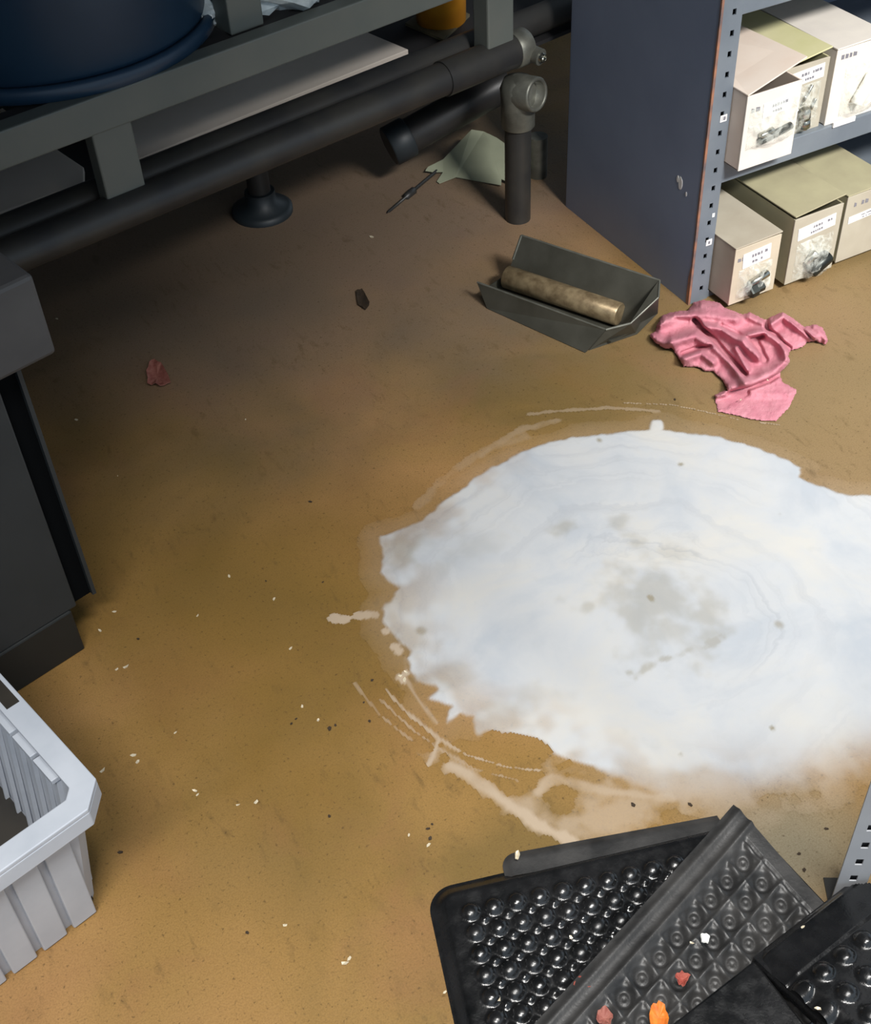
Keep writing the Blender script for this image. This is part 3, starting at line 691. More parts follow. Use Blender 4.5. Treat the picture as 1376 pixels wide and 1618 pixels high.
p = at(372, 16, .62) + FN * .12
crumple((p[0], p[1], .5995), .03, .05, .05, 8, 'plastic_bag', 'white_film', 'narrow white bag seen between the two posts beside the drum', 'bag', 'white bags on the upper deck')

# things on the floor behind the leg
pp = [(690, 290), (674, 266), (684, 262), (700, 275), (712, 281)]
pg = MB()
P = [at(720, 280, .004), at(792, 293, .006), at(792, 283, .012), at(764, 208, .055), at(745, 205, .06), at(700, 252, .02), at(676, 264, .012), at(672, 270, .010), at(683, 272, .008), at(700, 272, .006), at(690, 287, .003), at(694, 290, .003)]
P = [Vector(q) for q in P]
pg.face_add(P, [(0, 1, 2), (0, 2, 3, 4), (0, 4, 5), (0, 5, 9), (5, 6, 7, 8, 9), (0, 9, 10, 11)])
P2 = [Vector(at(792, 283, .012)), Vector(at(830, 300, .006)), Vector(at(830, 250, .03)), Vector(at(785, 218, .05)), Vector(at(764, 208, .055))]
pg.face_add(P2, [(0, 1, 2, 3, 4)])
tag(pg.build('paper_sheet', 'paper', None, solid=.0015), 'creased pale green paper lying on the floor behind the pipe leg', 'paper')
st = MB()
a, b = Vector(at(612, 336, .004)), Vector(at(690, 270, .006)); dd = (b - a).normalized(); L = (b - a).length
st.lathe(a, dd, [(0, .001), (.01, .0035), (L * .35, .0035), (L * .36, .008), (L * .52, .009), (L * .54, .004), (L, .004)], 12)
tag(st.build('grease_brush', 'pipe'), 'thin dark tool lying on the floor in front of the green paper', 'tool')

# ------------------------------------------------------------------ sheet-metal trough with steel roller
F1, F2 = Vector(at(754, 446, .048)), Vector(at(957, 521, .048))
B1, B2 = Vector(at(824, 372, .105)), Vector(at(1042, 443, .105))
ax = (F2 - F1).normalized()
f1, f2 = Vector(at(770, 487, .001)), Vector(at(925, 557, .001))
b1 = Vector((B1.x - .005, B1.y, .001)); b2 = Vector((B2.x - .005, B2.y, .001))
lo = lambda p, q, t: p.lerp(q, t)
i1 = Vector((lo(F1, B1, .62).x, lo(F1, B1, .62).y, .012)); i2 = Vector((lo(F2, B2, .62).x, lo(F2, B2, .62).y, .012))
g1 = Vector((lo(F1, B1, .12).x, lo(F1, B1, .12).y, .012)); g2 = Vector((lo(F2, B2, .12).x, lo(F2, B2, .12).y, .012))
tr = thing('metal_trough', ((F1 + B2) / 2)[:2] + (0,), 'dull grey sheet-metal trough leaning by the blue-grey side panel', 'tray')
V3 = lambda v: v
MB().face_add([f1, f2, F2, F1], [(0, 1, 2, 3)]).build('front_wall', 'tray', tr, solid=.003)
MB().face_add([g1, g2, i2, i1], [(0, 1, 2, 3)]).build('bottom', 'tray', tr, solid=.003)
MB().face_add([i1, i2, B2, B1], [(0, 1, 2, 3)]).build('back_wall', 'tray', tr, solid=.003)
E1 = Vector(at(1040, 470, .09)); E2 = Vector(at(996, 511, .058))
MB().face_add([F2, Vector((f2.x + .01, f2.y + .004, .001)), Vector((i2.x, i2.y, .001)), Vector((B2.x, B2.y - .002, .03)), B2, E1, E2], [(0, 1, 2, 3, 4, 5, 6)]).build('end_wall', 'tray', tr, solid=.003)
MB().face_add([F1.lerp(f1, .35), f1, Vector((i1.x, i1.y, .001)), Vector((i1.x, i1.y, .03))], [(0, 1, 2, 3)]).build('end_wall', 'tray', tr, solid=.003)
rim = MB(); rim.rod(F1, F2, .0022, 8); rim.rod(B1, B2, .0022, 8); rim.rod(F2, E2, .0028, 8); rim.rod(E2, E1, .0022, 8); rim.rod(E1, B2, .0022, 8); rim.rod(B1, B1.lerp(i1, .5), .003, 8)
tag(rim.build('rolled_edge', 'cast', tr), 'lighter rolled rim')
ra, rb = Vector(at(800, 437, .0375)), Vector(at(979, 497, .0375))
tag(MB().rod(ra, rb, .0235, 32, .002).build('steel_roller', 'steel'), 'brownish steel roller lying inside the grey trough', 'roller')

# ------------------------------------------------------------------ pink rag
def make_rag():
    Z = lambda L: np.array([(x / 4.3 + 1010, y / 4.3 + 460) for x, y in L], float)
    OUT = Z([(70, 310), (75, 285), (110, 275), (115, 230), (150, 165), (200, 145), (250, 135), (330, 125), (370, 75), (430, 55), (500, 65), (555, 80), (580, 110), (640, 130), (700, 155), (755, 140), (800, 165), (865, 195), (880, 178), (930, 155), (975, 138), (1050, 185), (1125, 240), (1180, 222), (1245, 240), (1288, 335),
             (1265, 365), (1200, 340), (1140, 350), (1105, 385), (1030, 405), (1018, 440), (1028, 485), (985, 530), (955, 560), (972, 610), (1000, 628), (1075, 668), (1050, 735), (1010, 805), (930, 885), (855, 885), (760, 872), (640, 842), (535, 820), (520, 770), (505, 705), (560, 680), (592, 672), (565, 610), (500, 545), (440, 545), (395, 515), (300, 515), (268, 460), (222, 395), (170, 392), (110, 355)])
    st = 1.15
    xs = np.arange(1020, 1316, st); ys = np.arange(468, 672, st)
    X, Y = np.meshgrid(xs, ys); P = np.stack([X.ravel(), Y.ravel()], 1)
    n = fbm(P, .05, 2.0); n2 = fbm(P, .16, 4.0, 2)
    d = signed(P, OUT) + 1.2 * n2
    e = np.clip(d / 11.0, 0, 1); edge = np.sqrt(np.clip(1 - (1 - e) ** 2, 0, 1))
    H = .013 * np.ones(len(P))
    def ridge(L, h, wd):
        nonlocal H
        dd = poly_dist(P, Z(L)) / (wd / 4.3); H = H + 1.35 * h * np.exp(-dd ** 2 * 1.05)
    def valley(L, h, wd):
        nonlocal H
        dd = poly_dist(P, Z(L)) / (wd / 4.3); H = H - 1.25 * h * np.exp(-dd ** 2)
    ridge([(140, 215), (250, 165), (450, 160), (650, 185)], .022, 45)
    ridge([(420, 90), (540, 110)], .014, 40)
    ridge([(230, 340), (380, 300), (520, 390), (640, 500), (720, 620)], .019, 40)
    ridge([(280, 470), (420, 420), (500, 480)], .015, 30)
    ridge([(440, 240), (560, 255), (700, 350), (810, 440)], .024, 36)
    ridge([(655, 390), (735, 530)], .015, 22)
    ridge([(715, 315), (800, 285), (860, 285), (960, 345), (1005, 440)], .020, 34)
    ridge([(600, 655), (760, 620), (900, 550), (1010, 480)], .014, 40)
    ridge([(900, 220), (975, 165), (1090, 250), (1190, 315)], .018, 30)
    ridge([(1190, 240), (1270, 320)], .010, 22)
    ridge([(740, 170), (840, 215)], .014, 30)
    ridge([(90, 320), (200, 360)], .010, 35)
    ridge([(515, 720), (600, 690)], .010, 16)
    valley([(375, 195), (430, 255), (500, 320), (560, 390), (640, 475), (720, 565)], .034, 15)
    valley([(560, 235), (690, 300), (770, 330)], .012, 16)
    valley([(850, 465), (815, 390), (775, 330)], .030, 18)
    valley([(800, 320), (840, 305)], .020, 16)
    valley([(600, 695), (760, 655), (880, 610), (965, 560)], .024, 12)
    valley([(1020, 390), (930, 300), (870, 260), (862, 205)], .024, 15)
    valley([(530, 780), (640, 725), (720, 690)], .016, 24)
    valley([(290, 425), (400, 385), (480, 375)], .014, 14)
    valley([(1010, 170), (1110, 260), (1180, 330)], .012, 9)
    valley([(200, 180), (330, 200)], .006, 20)
    low = smooth01((P[:, 1] - Z([(0, 690)])[0, 1]) / 12)      # the lower flap lies flatter
    H = H * (1 - .55 * low) + .002 * n + .0006 * n2
    H = np.clip(H, .004, .07) * edge * .92 + .0012
    sh = X.shape
    D = np.array([ray(a, b) for a, b in P]); T = (H - CAM_H) / D[:, 2]
    XYZ = (CAMP + D * T[:, None]).reshape(sh + (3,))
    o = grid_mesh('shop_rag', XYZ, (d > 0).reshape(sh), 'rag')
    tag(o, 'crumpled pink terry rag on the floor in front of the shelving', 'rag')
make_rag()

# ------------------------------------------------------------------ charcoal cabinet (left edge)
CA = 15.0
CP = at(135, 1025); CU = np.array([math.cos(R(CA)), math.sin(R(CA)), 0]); CN = np.array([-math.sin(R(CA)), math.cos(R(CA)), 0])
def cp(s, d, z): return CP + CU * s + CN * d + np.array([0, 0, z])
def cbox(mb, s0, s1, d0, d1, z0, z1):
    lo_ = [cp(s0, d0, z0), cp(s1, d0, z0), cp(s1, d1, z0), cp(s0, d1, z0)]
    return mb.hexa(lo_, [q + np.array([0, 0, z1 - z0]) for q in lo_])
def cs(px, py, d=0.0):
    q = onpl(px, py, CP + CN * d, CA); return (q - CP).dot(CU), q[2]
cab = thing('machine_cabinet', cp(-.3, .2, 0), 'charcoal floor cabinet with thick grey top at the left picture edge', 'cabinet')
TOPZ0, TOPZ1 = cs(91, 558, -.03)[1], cs(59, 430, -.03)[1]
TS = cs(91, 558, -.03)[0]
ZP = cs(124, 958)[1]
s1 = cs(123, 958)[0]; s2 = cs(147, 948)[0]
tag(cbox(MB(), -.75, 0.0, 0, .24, 0, ZP).build('plinth', 'black', cab, bevel=.003), 'black base')
cbox(MB(), -.75, s1, .002, .24, ZP, TOPZ0).build('body', 'cab', cab, bevel=.003)
tag(cbox(MB(), s1, s2 + .004, .012, .21, ZP, TOPZ0).build('recess_shade_strip', 'void', cab), 'black strip painted for the shaded recess down the right edge')  # shade of the gap painted as a black strip
cbox(MB(), s2 + .004, s2 + .010, .004, .23, ZP, TOPZ0).build('side_panel', 'cab', cab)
tag(cbox(MB(), -.85, TS, -.03, .27, TOPZ0, TOPZ1).build('top_block', 'cab_top', cab, bevel=.006), 'thick grey overhanging top')

# ------------------------------------------------------------------ grey crate (bottom left)
KA = 15.0
KP = at(160, 1425); KU = np.array([math.cos(R(KA)), math.sin(R(KA)), 0]); KN = np.array([-math.sin(R(KA)), math.cos(R(KA)), 0])
def kp(s, d, z): return KP + KU * s + KN * d + np.array([0, 0, z])
crate = thing('storage_crate', kp(-.2, .2, 0), 'grey ribbed plastic crate with wide rim at the bottom left corner', 'crate')
KH = .248; TAP = .028; KW, KD = .42, .325   # footprint s:-KW..0, d:0..KD
def kwall(mb, s0, s1_, d0, d1, z0, z1, k0, k1):
    """straight wall block tapering outward with height: offsets k*(TAP)"""
    pass
shell = MB()
def ring(z, o):   # rectangle corners at height z grown by o, chamfered corners
    c = .018
    a, b, e, f = -KW - o, 0 + o, 0 - o, KD + o
    return [kp(a + c, e, z), kp(b - c, e, z), kp(b, e + c, z), kp(b, f - c, z), kp(b - c, f, z), kp(a + c, f, z), kp(a, f - c, z), kp(a, e + c, z)]
n8 = 8
rings = [ring(0, -.001), ring(0.0, 0), ring(KH, TAP), ring(KH, TAP - .004), ring(.006, -.004)]
vs = [v for r_ in rings for v in r_]
fcs = []
for k in range(1, 4):
    for i in range(n8): fcs.append((k * n8 + i, k * n8 + (i + 1) % n8, (k + 1) * n8 + (i + 1) % n8, (k + 1) * n8 + i))
fcs.append(tuple(range(8, 16))[::-1]); fcs.append(tuple(range(32, 40)))
shell.face_add(vs, fcs); 
shell.build('body', 'crate', crate)
# outer ribs: broad raised staves with grooves between (front wall and right wall)
ribs = MB()
def stave(fn, a0, a1):
    t = .010
    lo_ = [fn(a0, 0, 0.002), fn(a1, 0, .002), fn(a1, -t, .002), fn(a0, -t, .002)]
    hi_ = [fn(a0, 0, KH - .028), fn(a1, 0, KH - .028), fn(a1, -t, KH - .028), fn(a0, -t, KH - .028)]
    ribs.hexa([lo_[3], lo_[2], lo_[1], lo_[0]], [hi_[3], hi_[2], hi_[1], hi_[0]])
def front(a, o, z): return kp(a * (1 + .0), -TAP * z / KH + o + .0005, z)
def right(a, o, z): return kp(TAP * z / KH - o - .0005, a, z)
for k in range(9):
    stave(front, -.012 - .044 * k - .034, -.012 - .044 * k)
for k in range(8):
    stave(right, .034 + .047 * k, .034 + .047 * k + .036)
ribs.build('ribs', 'crate', crate, bevel=.002)
inn = MB()
for k in range(11):
    a = .030 + .032 * k
    lo_ = [kp(-.006, a, .008), kp(-.012, a, .008), kp(-.012, a + .003, .008), kp(-.006, a + .003, .008)]
    hi_ = [kp(TAP - .006, a, KH - .02), kp(TAP - .012, a, KH - .02), kp(TAP - .012, a + .003, KH - .02), kp(TAP - .006, a + .003, KH - .02)]
    inn.hexa(lo_, hi_)
inn.build('inner_ribs', 'crate', crate)
# rim: flange with chamfered corners, a dark patch paints the shaded hand slot on the right side
def rimring(mb, z0, z1, oi, oo, c_o, c_i):
    def rr(z, o, c):
        a, b, e, f = -KW - o, o, -o, KD + o
        return [kp(a + c, e, z), kp(b - c, e, z), kp(b, e + c, z), kp(b, f - c, z), kp(b - c, f, z), kp(a + c, f, z), kp(a, f - c, z), kp(a, e + c, z)]
    R_ = [rr(z0, oi, c_i), rr(z0, oo, c_o), rr(z1, oo, c_o), rr(z1, oi, c_i)]
    v_ = [q for r_ in R_ for q in r_]
    mb.face_add(v_, [(k * 8 + i, k * 8 + (i + 1) % 8, ((k + 1) % 4) * 8 + (i + 1) % 8, ((k + 1) % 4) * 8 + i) for k in range(4) for i in range(8)])
rm = MB()
rimring(rm, KH - .004, KH + .003, TAP - .010, TAP + .020, .030, .012)
rimring(rm, KH - .030, KH - .004, TAP + .0165, TAP + .020, .030, .029)
tag(rm.build('rim', 'crate', crate, bevel=.0015), 'wide flat rim with cut corners')
ledge = MB()
for k in range(7):
    a = .028 + .05 * k
    ledge.hexa([kp(TAP - .018, a, KH - .020), kp(TAP - .006, a, KH - .020), kp(TAP - .006, a + .044, KH - .020), kp(TAP - .018, a + .044, KH - .020)],
               [kp(TAP - .018, a, KH - .012), kp(TAP - .006, a, KH - .012), kp(TAP - .006, a + .044, KH - .012), kp(TAP - .018, a + .044, KH - .012)])
ledge.build('inner_ledge', 'crate', crate, bevel=.001)
sl0, sl1 = kp(TAP + .004, .155, KH + .0035), None
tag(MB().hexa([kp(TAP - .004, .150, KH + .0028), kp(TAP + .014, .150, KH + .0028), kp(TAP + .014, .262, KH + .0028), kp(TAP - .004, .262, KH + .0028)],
              [kp(TAP - .004, .150, KH + .0036), kp(TAP + .014, .150, KH + .0036), kp(TAP + .014, .262, KH + .0036), kp(TAP - .004, .262, KH + .0036)]).build('hand_slot_shade', 'crate_floor', crate), 'dark patch painted for the shaded hand slot in the rim')  # flat dark patch on the rim, shade of the opening painted in
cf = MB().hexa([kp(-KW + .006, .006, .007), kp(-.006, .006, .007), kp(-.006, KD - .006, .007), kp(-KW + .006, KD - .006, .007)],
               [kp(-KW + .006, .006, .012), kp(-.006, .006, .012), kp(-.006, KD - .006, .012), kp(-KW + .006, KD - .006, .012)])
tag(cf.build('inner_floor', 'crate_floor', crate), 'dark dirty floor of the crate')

# ------------------------------------------------------------------ rubber mats (bottom right)
def mat_field(name, O, u, v, LU, LV, fun, m, parent=None, st=.0024, th=None, rc=0):
    """heightfield slab: O corner, u/v unit directions, fun(U,V)->height"""
    us = np.arange(0, LU + st / 2, st); vs_ = np.arange(0, LV + st / 2, st)
    U, V = np.meshgrid(us, vs_)
    if rc:   # round the corner at the origin
        a_, b_ = rc - U, rc - V; c_ = (a_ > 0) & (b_ > 0); L_ = np.hypot(a_, b_) + 1e-9
        k_ = np.where(c_, np.maximum(a_, b_) / L_, 1.0)
        U, V = np.where(c_, rc - a_ * k_, U), np.where(c_, rc - b_ * k_, V)
    H, keep = fun(U, V)
    XYZ = O[None, None, :] + U[..., None] * u + V[..., None] * v
    XYZ = XYZ + np.stack([0 * H, 0 * H, H], -1)
    return grid_mesh(name, XYZ, keep, m, parent)
def dirv(a): return np.array([math.cos(R(a)), math.sin(R(a)), 0])
def corner_mask(U, V, r):
    c = (U < r) & (V < r); return ~(c & (np.hypot(U - r, V - r) > r))
# flat mat right side up
O1 = at(672, 1408, 0.0); u1, v1 = dirv(-15.5), dirv(-107.0)
def bub(U, V):
    d = np.minimum(U, V); r = .035
    cc = (U < r) & (V < r); d = np.where(cc, r - np.hypot(U - r, V - r), d)
    H = .0005 + .0115 * smooth01(d / .022)
    g = np.zeros_like(U)
    P = .0305; a0, b0 = .050, .050
    a = (U - a0) / P; b = (V - b0) / (.0285)
    ia, ib = np.round(a), np.round(b)
    ok = (ia >= 0) & (ib >= 0)
    rr = np.hypot((a - ia) * P, (b - ib) * .0285); g = np.where(ok, np.sqrt(np.clip(1 - (rr / .0118) ** 2, 0, 1)) * .0085, g)
    ia2 = np.floor(a) + .5; ib2 = np.floor(b) + .5
    rr2 = np.hypot((a - ia2) * P, (b - ib2) * .0285); ok2 = (ia2 > 0) & (ib2 > 0)
    g = np.maximum(g, np.where(ok2, np.sqrt(np.clip(1 - (rr2 / .0055) ** 2, 0, 1)) * .0045, 0))
    H = H + g
    return H, (d > -.01)
m1 = thing('rubber_mat', O1 + u1 * .2 + v1 * .15, 'black bubble-top rubber mat lying flat, rounded corner toward the brown floor', 'mat', 'black rubber mats')
mat_field('bubble_panel', O1, u1, v1, .43, .36, bub, 'rubber', m1, rc=.035)
# mat beneath, only its edge shows
O0 = at(782, 1372, 0.0); e_ = at(1105, 1296) - at(800, 1352); ang0 = math.degrees(math.atan2(e_[1], e_[0]))
def plain(U, V):
    d = np.minimum(U + .3 * V * 0, V); r = .02
    cc = (U < r) & (V < r); d = np.where(cc, r - np.hypot(U - r, V - r), d)
    return .0026 + .005 * smooth01(d / .012), d > -.01
O0 = at(790, 1353) 
tag(mat_field('rubber_mat', O0, dirv(ang0), dirv(ang0 - 91), .30, .035, plain, 'rubber_dull', None, .004, rc=.02), 'thin strip of dull rubber mat peeking out behind the bubble mat', 'mat', 'black rubber mats')
# overturned mat lying on it with folded-over flap
C2 = at(1158, 1275, .045); L2 = at(929, 1526, .036); A2 = at(1302, 1428, .040)
v2 = (L2 - C2); LV2 = np.linalg.norm(v2[:2]); u2 = (A2 - C2); LU2 = np.linalg.norm(u2[:2])
v2n = v2 / LV2; u2n = u2 / LU2
m2 = thing('rubber_mat', C2 * np.array([1, 1, 0]) + np.array([-.1, -.1, .012]), 'overturned black rubber mat showing its pocketed underside, one end folded back over', 'mat', 'black rubber mats')
def under(U, V):
    H = np.zeros_like(U)
    bord = .034
    H += .004 * np.exp(-((U - bord) / .004) ** 2) + .0035 * np.exp(-((U - .012) / .006) ** 2)
    inside = (U > bord + .004) & (V > .022)
    P = .0345; a = (U - bord - .006) / P; b = (V - .026) / P
    fa, fb = a - np.floor(a), b - np.floor(b)
    rid = np.maximum(np.exp(-(np.minimum(fa, 1 - fa) * P / .0024) ** 2), np.exp(-(np.minimum(fb, 1 - fb) * P / .0024) ** 2))
    cell = np.hypot((fa - .5) * P, (fb - .5) * P)
    dim = -.0060 * smooth01((.0145 - cell) / .006) + .0018 * np.exp(-((cell - .0045) / .002) ** 2)
    H += np.where(inside, (.0034 + .0012 * np.sin(U * 310 + V * 170)) * rid + dim - .002, .0012)
    H += .018 * np.exp(-((V / .04) ** 2)) * np.exp(-((U - .03) / .05) ** 2) * 0.35
    return H, np.ones(U.shape, bool)
mat_field('underside_panel', C2, u2n, v2n, LU2 + .07, LV2 + .12, under, 'rubber_dull', m2, .0022)
# slab below the underside panel so that it has thickness
sk = MB(); P_ = [C2, C2 + u2n * (LU2 + .07), C2 + u2n * (LU2 + .07) + v2n * (LV2 + .12), C2 + v2n * (LV2 + .12)]
sk.hexa([Vector((q[0], q[1], q[2] - .018)) for q in P_], [Vector((q[0], q[1], q[2] - .0095)) for q in P_])
ed2 = MB()
for a, b in ((P_[0], P_[1]), (P_[0], P_[3]), (P_[3], P_[2])):
    ed2.face_add([(a[0], a[1], a[2] + .003), (b[0], b[1], b[2] + .003), (b[0], b[1], b[2] - .018), (a[0], a[1], a[2] - .018)], [(0, 1, 2, 3)])
sk.v += []; sk.face_add([v for v in ed2.v], ed2.f)
sk.build('rubber_core', 'rubber', m2)
# folded flap: bubble side up again, rising over the fold
B3 = at(1190, 1512, .062); A3 = at(1302, 1426, .062); C3 = at(1272, 1622, .075)
u3 = (A3 - B3); u3 = u3 / np.linalg.norm(u3); w3 = (C3 - B3); w3 = w3 - u3 * w3.dot(u3); w3 = w3 / np.linalg.norm(w3)
PP = at(1309, 1433); PNV = dirv(59)
def flap(U, V):
    bord = .058
    H = .008 * smooth01(V / .01) * 1 + .012 * smooth01(V / .09)
    H = H - .012 * smooth01(1 - U / .02)
    P = .034; a = (U - .040) / P; b = (V - bord - .010) / P
    ia, ib = np.round(a), np.round(b); ok = (ib >= 0)
    rr = np.hypot((a - ia) * P, (b - ib) * P)
    H = H + np.where(ok, np.sqrt(np.clip(1 - (rr / .012) ** 2, 0, 1)) * .0085 - .002, 0)
    XY = B3[None, None, :] + U[..., None] * u3 + V[..., None] * w3
    return H, ((XY - PP) * PNV).sum(-1) < -.006
O3 = B3 - u3 * .0 
mat_field('folded_flap', O3, u3, w3, .34, .26, flap, 'rubber', m2, .0024)
q_ = [O3, O3 + u3 * .34, O3 + u3 * .34 + w3 * .26, O3 + w3 * .26]
def clip_(poly):
    out = []; f_ = lambda q: (q - PP).dot(PNV) + .006
    for a, b in zip(poly, poly[1:] + poly[:1]):
        fa, fb = f_(a), f_(b)
        if fa <= 0: out.append(a)
        if fa * fb < 0: out.append(a + (b - a) * (fa / (fa - fb)))
    return out
q_ = clip_(q_); nq = len(q_); fl = MB()
fl.face_add([(q[0], q[1], q[2] - .018) for q in q_] + [(q[0], q[1], q[2] - .001) for q in q_], [tuple(range(nq))[::-1], tuple(range(nq, 2 * nq))] + [(i, (i + 1) % nq, nq + (i + 1) % nq, nq + i) for i in range(nq)])
fl.build('flap_core', 'rubber', m2)
# the bend where the mat turns over, along the far side of the flap
e0_ = O3 + w3 * .258; Lr = .30; rb_ = MB(); na = 14; zt, zl_ = e0_[2] + .014, .012
hz = (zt - zl_) / 2; oh = np.array([w3[0], w3[1], 0]); oh /= np.linalg.norm(oh); v_ = []
for k in range(na + 1):
    a = math.pi * (.5 - k / na)
    for rr_ in (hz, hz - .014):
        c_ = e0_ * np.array([1, 1, 0]) + np.array([0, 0, zl_ + hz]) + oh * (rr_ * math.cos(a) * .8) + np.array([0, 0, rr_ * math.sin(a)])
        v_ += [c_, c_ + u3 * np.array([1, 1, 0]) * Lr]
f_ = []
for k in range(na):
    o = 4 * k; f_ += [(o, o + 4, o + 5, o + 1), (o + 2, o + 3, o + 7, o + 6), (o, o + 2, o + 6, o + 4), (o + 1, o + 5, o + 7, o + 3)]
rb_.face_add(v_, f_, True); rb_.build('mat_bend', 'rubber', m2)
# black border strip in front of the flap
b4 = [at(1192, 1516, .055), at(1275, 1622, .055), at(1180, 1700, .055), at(1056, 1622, .055)]
MB().hexa([Vector((q[0], q[1], .030)) for q in b4], [Vector(q) for q in b4]).build('border_strip', 'rubber', m2, bevel=.003)

# ------------------------------------------------------------------ near upright at the right picture edge
pr = thing('shelf_upright', PP + np.array([.015, -.01, 0]), 'grey punched steel upright standing behind the mats at the right edge', 'upright')
pa = dirv(-31); pn = dirv(59)
def pq(s, d, z): return PP + pa * s + pn * d + np.array([0, 0, z])
pb = MB(); zs = [.035 + .0375 * k for k in range(48)]
zc = [0.0]
for z in zs: zc += [z - .0065, z + .0065]
zc.append(1.85); sc_ = [0, .0135, .0225, .036]
for a in range(3):
    for b in range(len(zc) - 1):
        if a == 1 and b % 2 == 1: continue
        pb.face_add([pq(sc_[a], 0, zc[b]), pq(sc_[a + 1], 0, zc[b]), pq(sc_[a + 1], 0, zc[b + 1]), pq(sc_[a], 0, zc[b + 1])], [(0, 1, 2, 3)])
pb.face_add([pq(.036, 0, 0), pq(.036, 0, 1.85), pq(.036, .036, 1.85), pq(.036, .036, 0)], [(0, 1, 2, 3)])
pb.build('angle_post', 'post_grey', pr, solid=.002)
MB().hexa([pq(.002, .0035, .001), pq(.034, .0035, .001), pq(.034, .0055, .001), pq(.002, .0055, .001)], [pq(.002, .0035, 1.84), pq(.034, .0035, 1.84), pq(.034, .0055, 1.84), pq(.002, .0055, 1.84)]).build('post_hole_shade', 'hole', pr)  # dark backing paints the shade inside the post holes
MB().hexa([pq(0, -.001, 0), pq(.04, -.001, 0), pq(.04, .04, 0), pq(0, .04, 0)], [pq(0, -.001, .003), pq(.04, -.001, .003), pq(.04, .04, .003), pq(0, .04, .003)]).build('foot_plate', 'pipe', pr)

# ------------------------------------------------------------------ scraps, leaves, chips
def scrap(pts, z, m, name, label, cat, curl=.006, th=.0008, seed=0):
    P0 = [Vector(at(x, y, z)) for x, y in pts]; c = sum(P0, Vector()) / len(P0); P = []
    for i, a in enumerate(P0):
        b = P0[(i + 1) % len(P0)]
        for t in (0, .34, .67):
            q = a.lerp(b, t); k = 1 + (.22 if t else .05) * mnoise.noise(Vector((i * 2.1 + t * 3, seed + .5, 1.7))); P.append(c + (q - c) * k)
    mb = MB(); vs = []; n = len(P); rings_ = 3
    for k in range(rings_ + 1):
        t = k / rings_
        for i, p in enumerate(P):
            q = c.lerp(p, t); q.z = z + th + curl * (t ** 1.5) * (.5 + .9 * abs(mnoise.noise(Vector((i * .55, seed, k * .4)))))
            vs.append(q)
    fs_ = [(k * n + i, k * n + (i + 1) % n, (k + 1) * n + (i + 1) % n, (k + 1) * n + i) for k in range(rings_) for i in range(n)]
    mb.face_add(vs, fs_, False)
    return tag(mb.build(name, m, None, solid=th), label, cat)
scrap([(240, 572), (256, 578), (270, 608), (254, 614), (234, 610), (232, 590)], 0.0, 'leaf_pink', 'leather_scrap', 'dull red triangular scrap lying alone on the dark floor', 'scrap', .010)
scrap([(1028, 1592), (1040, 1582), (1050, 1590), (1056, 1612), (1050, 1640), (1034, 1640), (1026, 1612)], .050, 'leaf_or', 'dry_leaf', 'bright orange leaf scrap on the overturned mat', 'leaf', .006, seed=2)
scrap([(1066, 1544), (1076, 1538), (1090, 1544), (1086, 1552), (1078, 1562), (1070, 1556)], .050, 'leaf_red', 'dry_leaf', 'reddish curled leaf scrap above the orange one', 'leaf', .008, seed=4)
scrap([(910, 1548), (926, 1544), (940, 1552), (936, 1562), (918, 1566), (906, 1560)], .030, 'leaf_red', 'dry_leaf', 'dark red leaf scrap at the lower end of the rubber border', 'leaf', .008, seed=6)
scrap([(944, 1600), (956, 1592), (968, 1606), (964, 1622), (950, 1624), (942, 1614)], .034, 'leaf_pink', 'dry_leaf', 'dusty pink leaf scrap at the bottom picture edge', 'leaf', .008, seed=8)
scrap([(562, 462), (572, 458), (584, 480), (578, 492), (566, 484)], 0.0, 'crumb', 'dry_leaf', 'dark curled leaf lying on the brown floor between frame and patch', 'leaf', .006, seed=10)
scrap([(1106, 1478), (1116, 1477), (1121, 1482), (1118, 1492), (1108, 1490)], .046, 'pale_chip', 'plastic_chip', 'small square white chip in a pocket of the overturned mat', 'chip', .002, .002)
scrap([(814, 1348), (819, 1345), (821, 1352), (818, 1360), (814, 1358)], .011, 'chip', 'plastic_chip', 'pale yellow sliver on the far edge of the bubble mat', 'chip', .002, .0015)

def chip_proto(m, size, seed):
    rnd = random.Random(seed); mb = MB(); n = 5; top = []
    for i in range(n):
        a = 2 * math.pi * i / n; r = size * rnd.uniform(.6, 1.2); top.append((math.cos(a) * r * 1.3, math.sin(a) * r * .8, size * rnd.uniform(.2, .9)))
    bot = [(x * .8, y * .8, 0) for x, y, z in top]
    mb.face_add(bot + top, [tuple(range(n))[::-1], tuple(range(n, 2 * n))] + [(i, (i + 1) % n, n + (i + 1) % n, n + i) for i in range(n)])
    return mb.build('metal_chip' if m == 'chip' else 'dirt_crumb', m)
BRIGHT = [(587, 375, 6), (388, 663, 3), (433, 947, 4), (459, 1025, 4), (404, 1268, 5), (308, 1250, 4), (312, 1256, 3), (184, 1058, 4), (199, 1054, 5), (211, 1194, 5), (218, 1204, 5), (162, 1218, 5), (181, 967, 4), (121, 664, 5), (312, 973, 3), (362, 911, 4), (477, 1117, 4), (545, 1522, 5), (552, 1515, 4), (450, 1462, 4), (376, 1272, 3), (277, 1158, 3), (633, 1069, 5), (641, 1063, 4), (639, 1075, 5), (503, 1138, 4), (158, 997, 4), (90, 504, 4), (186, 752, 2), (677, 1336, 4), (646, 1320, 3)]
chips = {}
b_proto = [chip_proto('chip', .00075, k) for k in range(3)]
first = [True] * 3
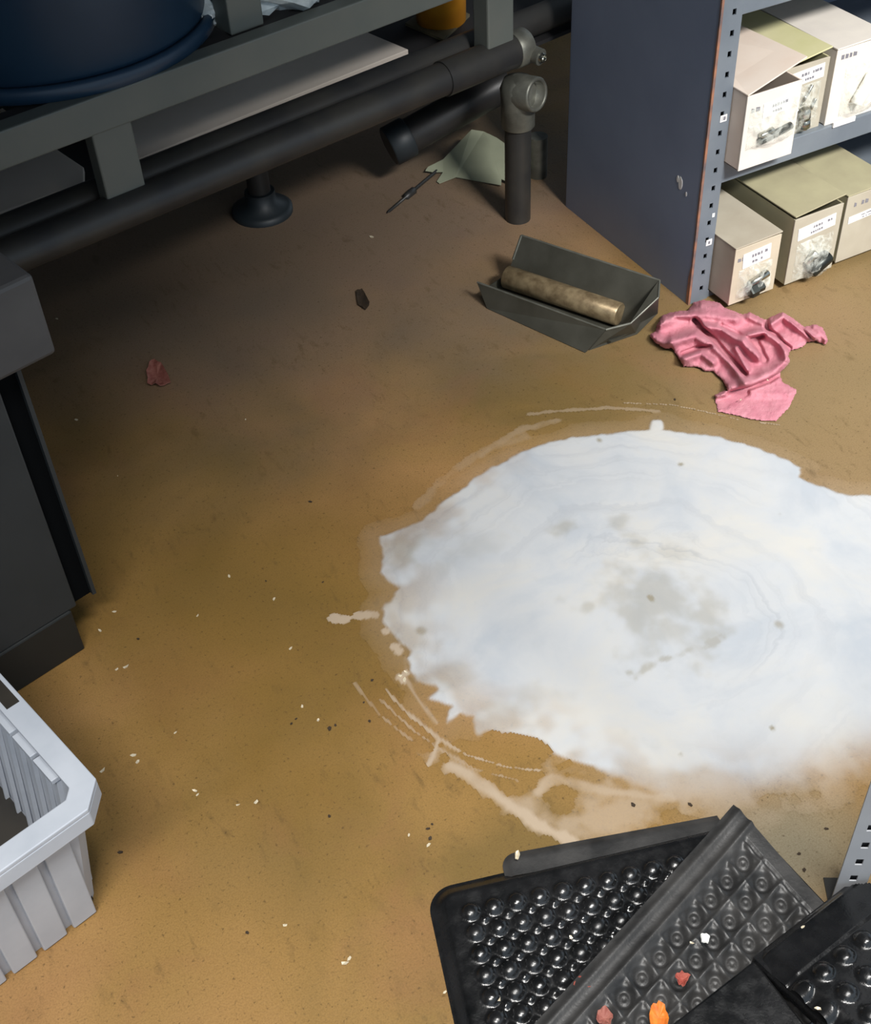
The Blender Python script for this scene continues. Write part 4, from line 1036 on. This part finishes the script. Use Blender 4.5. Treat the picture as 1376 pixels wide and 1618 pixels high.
for i, (x, y, s) in enumerate(BRIGHT):
    k = i % 3
    o = b_proto[k] if first[k] else b_proto[k].copy()
    if not first[k]: COL.objects.link(o)
    first[k] = False
    p = at(x, y); o.location = (p[0], p[1], 0.0004 if x > 600 else 0); o.scale = (s, s, s * .7); o.rotation_euler = (0, 0, random.uniform(0, 6.28))
    tag(o, 'tiny bright metal chip lying on the brown floor', 'metal chip', 'bright swarf chips on the floor')
DARK = [(490, 793, 5), (588, 1075, 4), (460, 1144, 4), (468, 1136, 3), (521, 1152, 6), (530, 1146, 4), (190, 1347, 5), (391, 1474, 4), (680, 1325, 5), (676, 1310, 4), (683, 1303, 3), (420, 918, 3), (1066, 632, 4), (584, 1140, 4), (575, 1110, 3), (510, 920, 3), (218, 1010, 4), (1000, 1272, 6), (1090, 1272, 5), (1262, 1350, 4), (1270, 1376, 5), (1305, 1310, 4), (520, 1290, 4)]
d_proto = [chip_proto('crumb', .0007, 10 + k) for k in range(3)]; first = [True] * 3
for i, (x, y, s) in enumerate(DARK):
    k = i % 3
    o = d_proto[k] if first[k] else d_proto[k].copy()
    if not first[k]: COL.objects.link(o)
    first[k] = False
    p = at(x, y); o.location = (p[0], p[1], 0.0006 if x > 600 else 0); o.scale = (s, s, s * .6); o.rotation_euler = (0, 0, random.uniform(0, 6.28))
    tag(o, 'tiny dark crumb of dirt on the open floor', 'dirt crumb', 'dark crumbs on the floor')
# chips lying on the mats and on the rag
for i, (x, y, z, s, mm, lab) in enumerate([(1268, 1465, .085, 3, 'chip', 'bright speck on the smooth edge of the folded flap'), (788, 1578, .014, 5, 'chip', 'bright chip between the bubbles of the flat mat, lower left'), (895, 1580, .014, 4, 'chip', 'bright angular chip on the flat mat beside the rubber border'),
                                     (703, 1568, .012, 3, 'chip', 'bright speck on the flat mat left border'), (902, 1482, .020, 4, 'chip', 'bright speck among the middle bubbles of the flat mat'), (1093, 1490, .046, 3, 'chip', 'thin bright shaving beside the white square chip'), (1170, 632, .016, 3, 'chip', 'bright metal bead in the lower fold of the pink rag'), (1213, 601, .022, 3, 'chip', 'bright metal bead at the right hem of the pink rag'), (1292, 1594, .09, 4, 'chip', 'bright shaving low on the folded flap')]):
    o = b_proto[i % 3].copy(); COL.objects.link(o); p = at(x, y, z); o.location = p; o.scale = (s, s, s * .7); o.rotation_euler = (0, 0, i * 1.1)
    o.name = 'metal_chip'
    tag(o, lab, 'metal chip', 'chips on mats and rag')
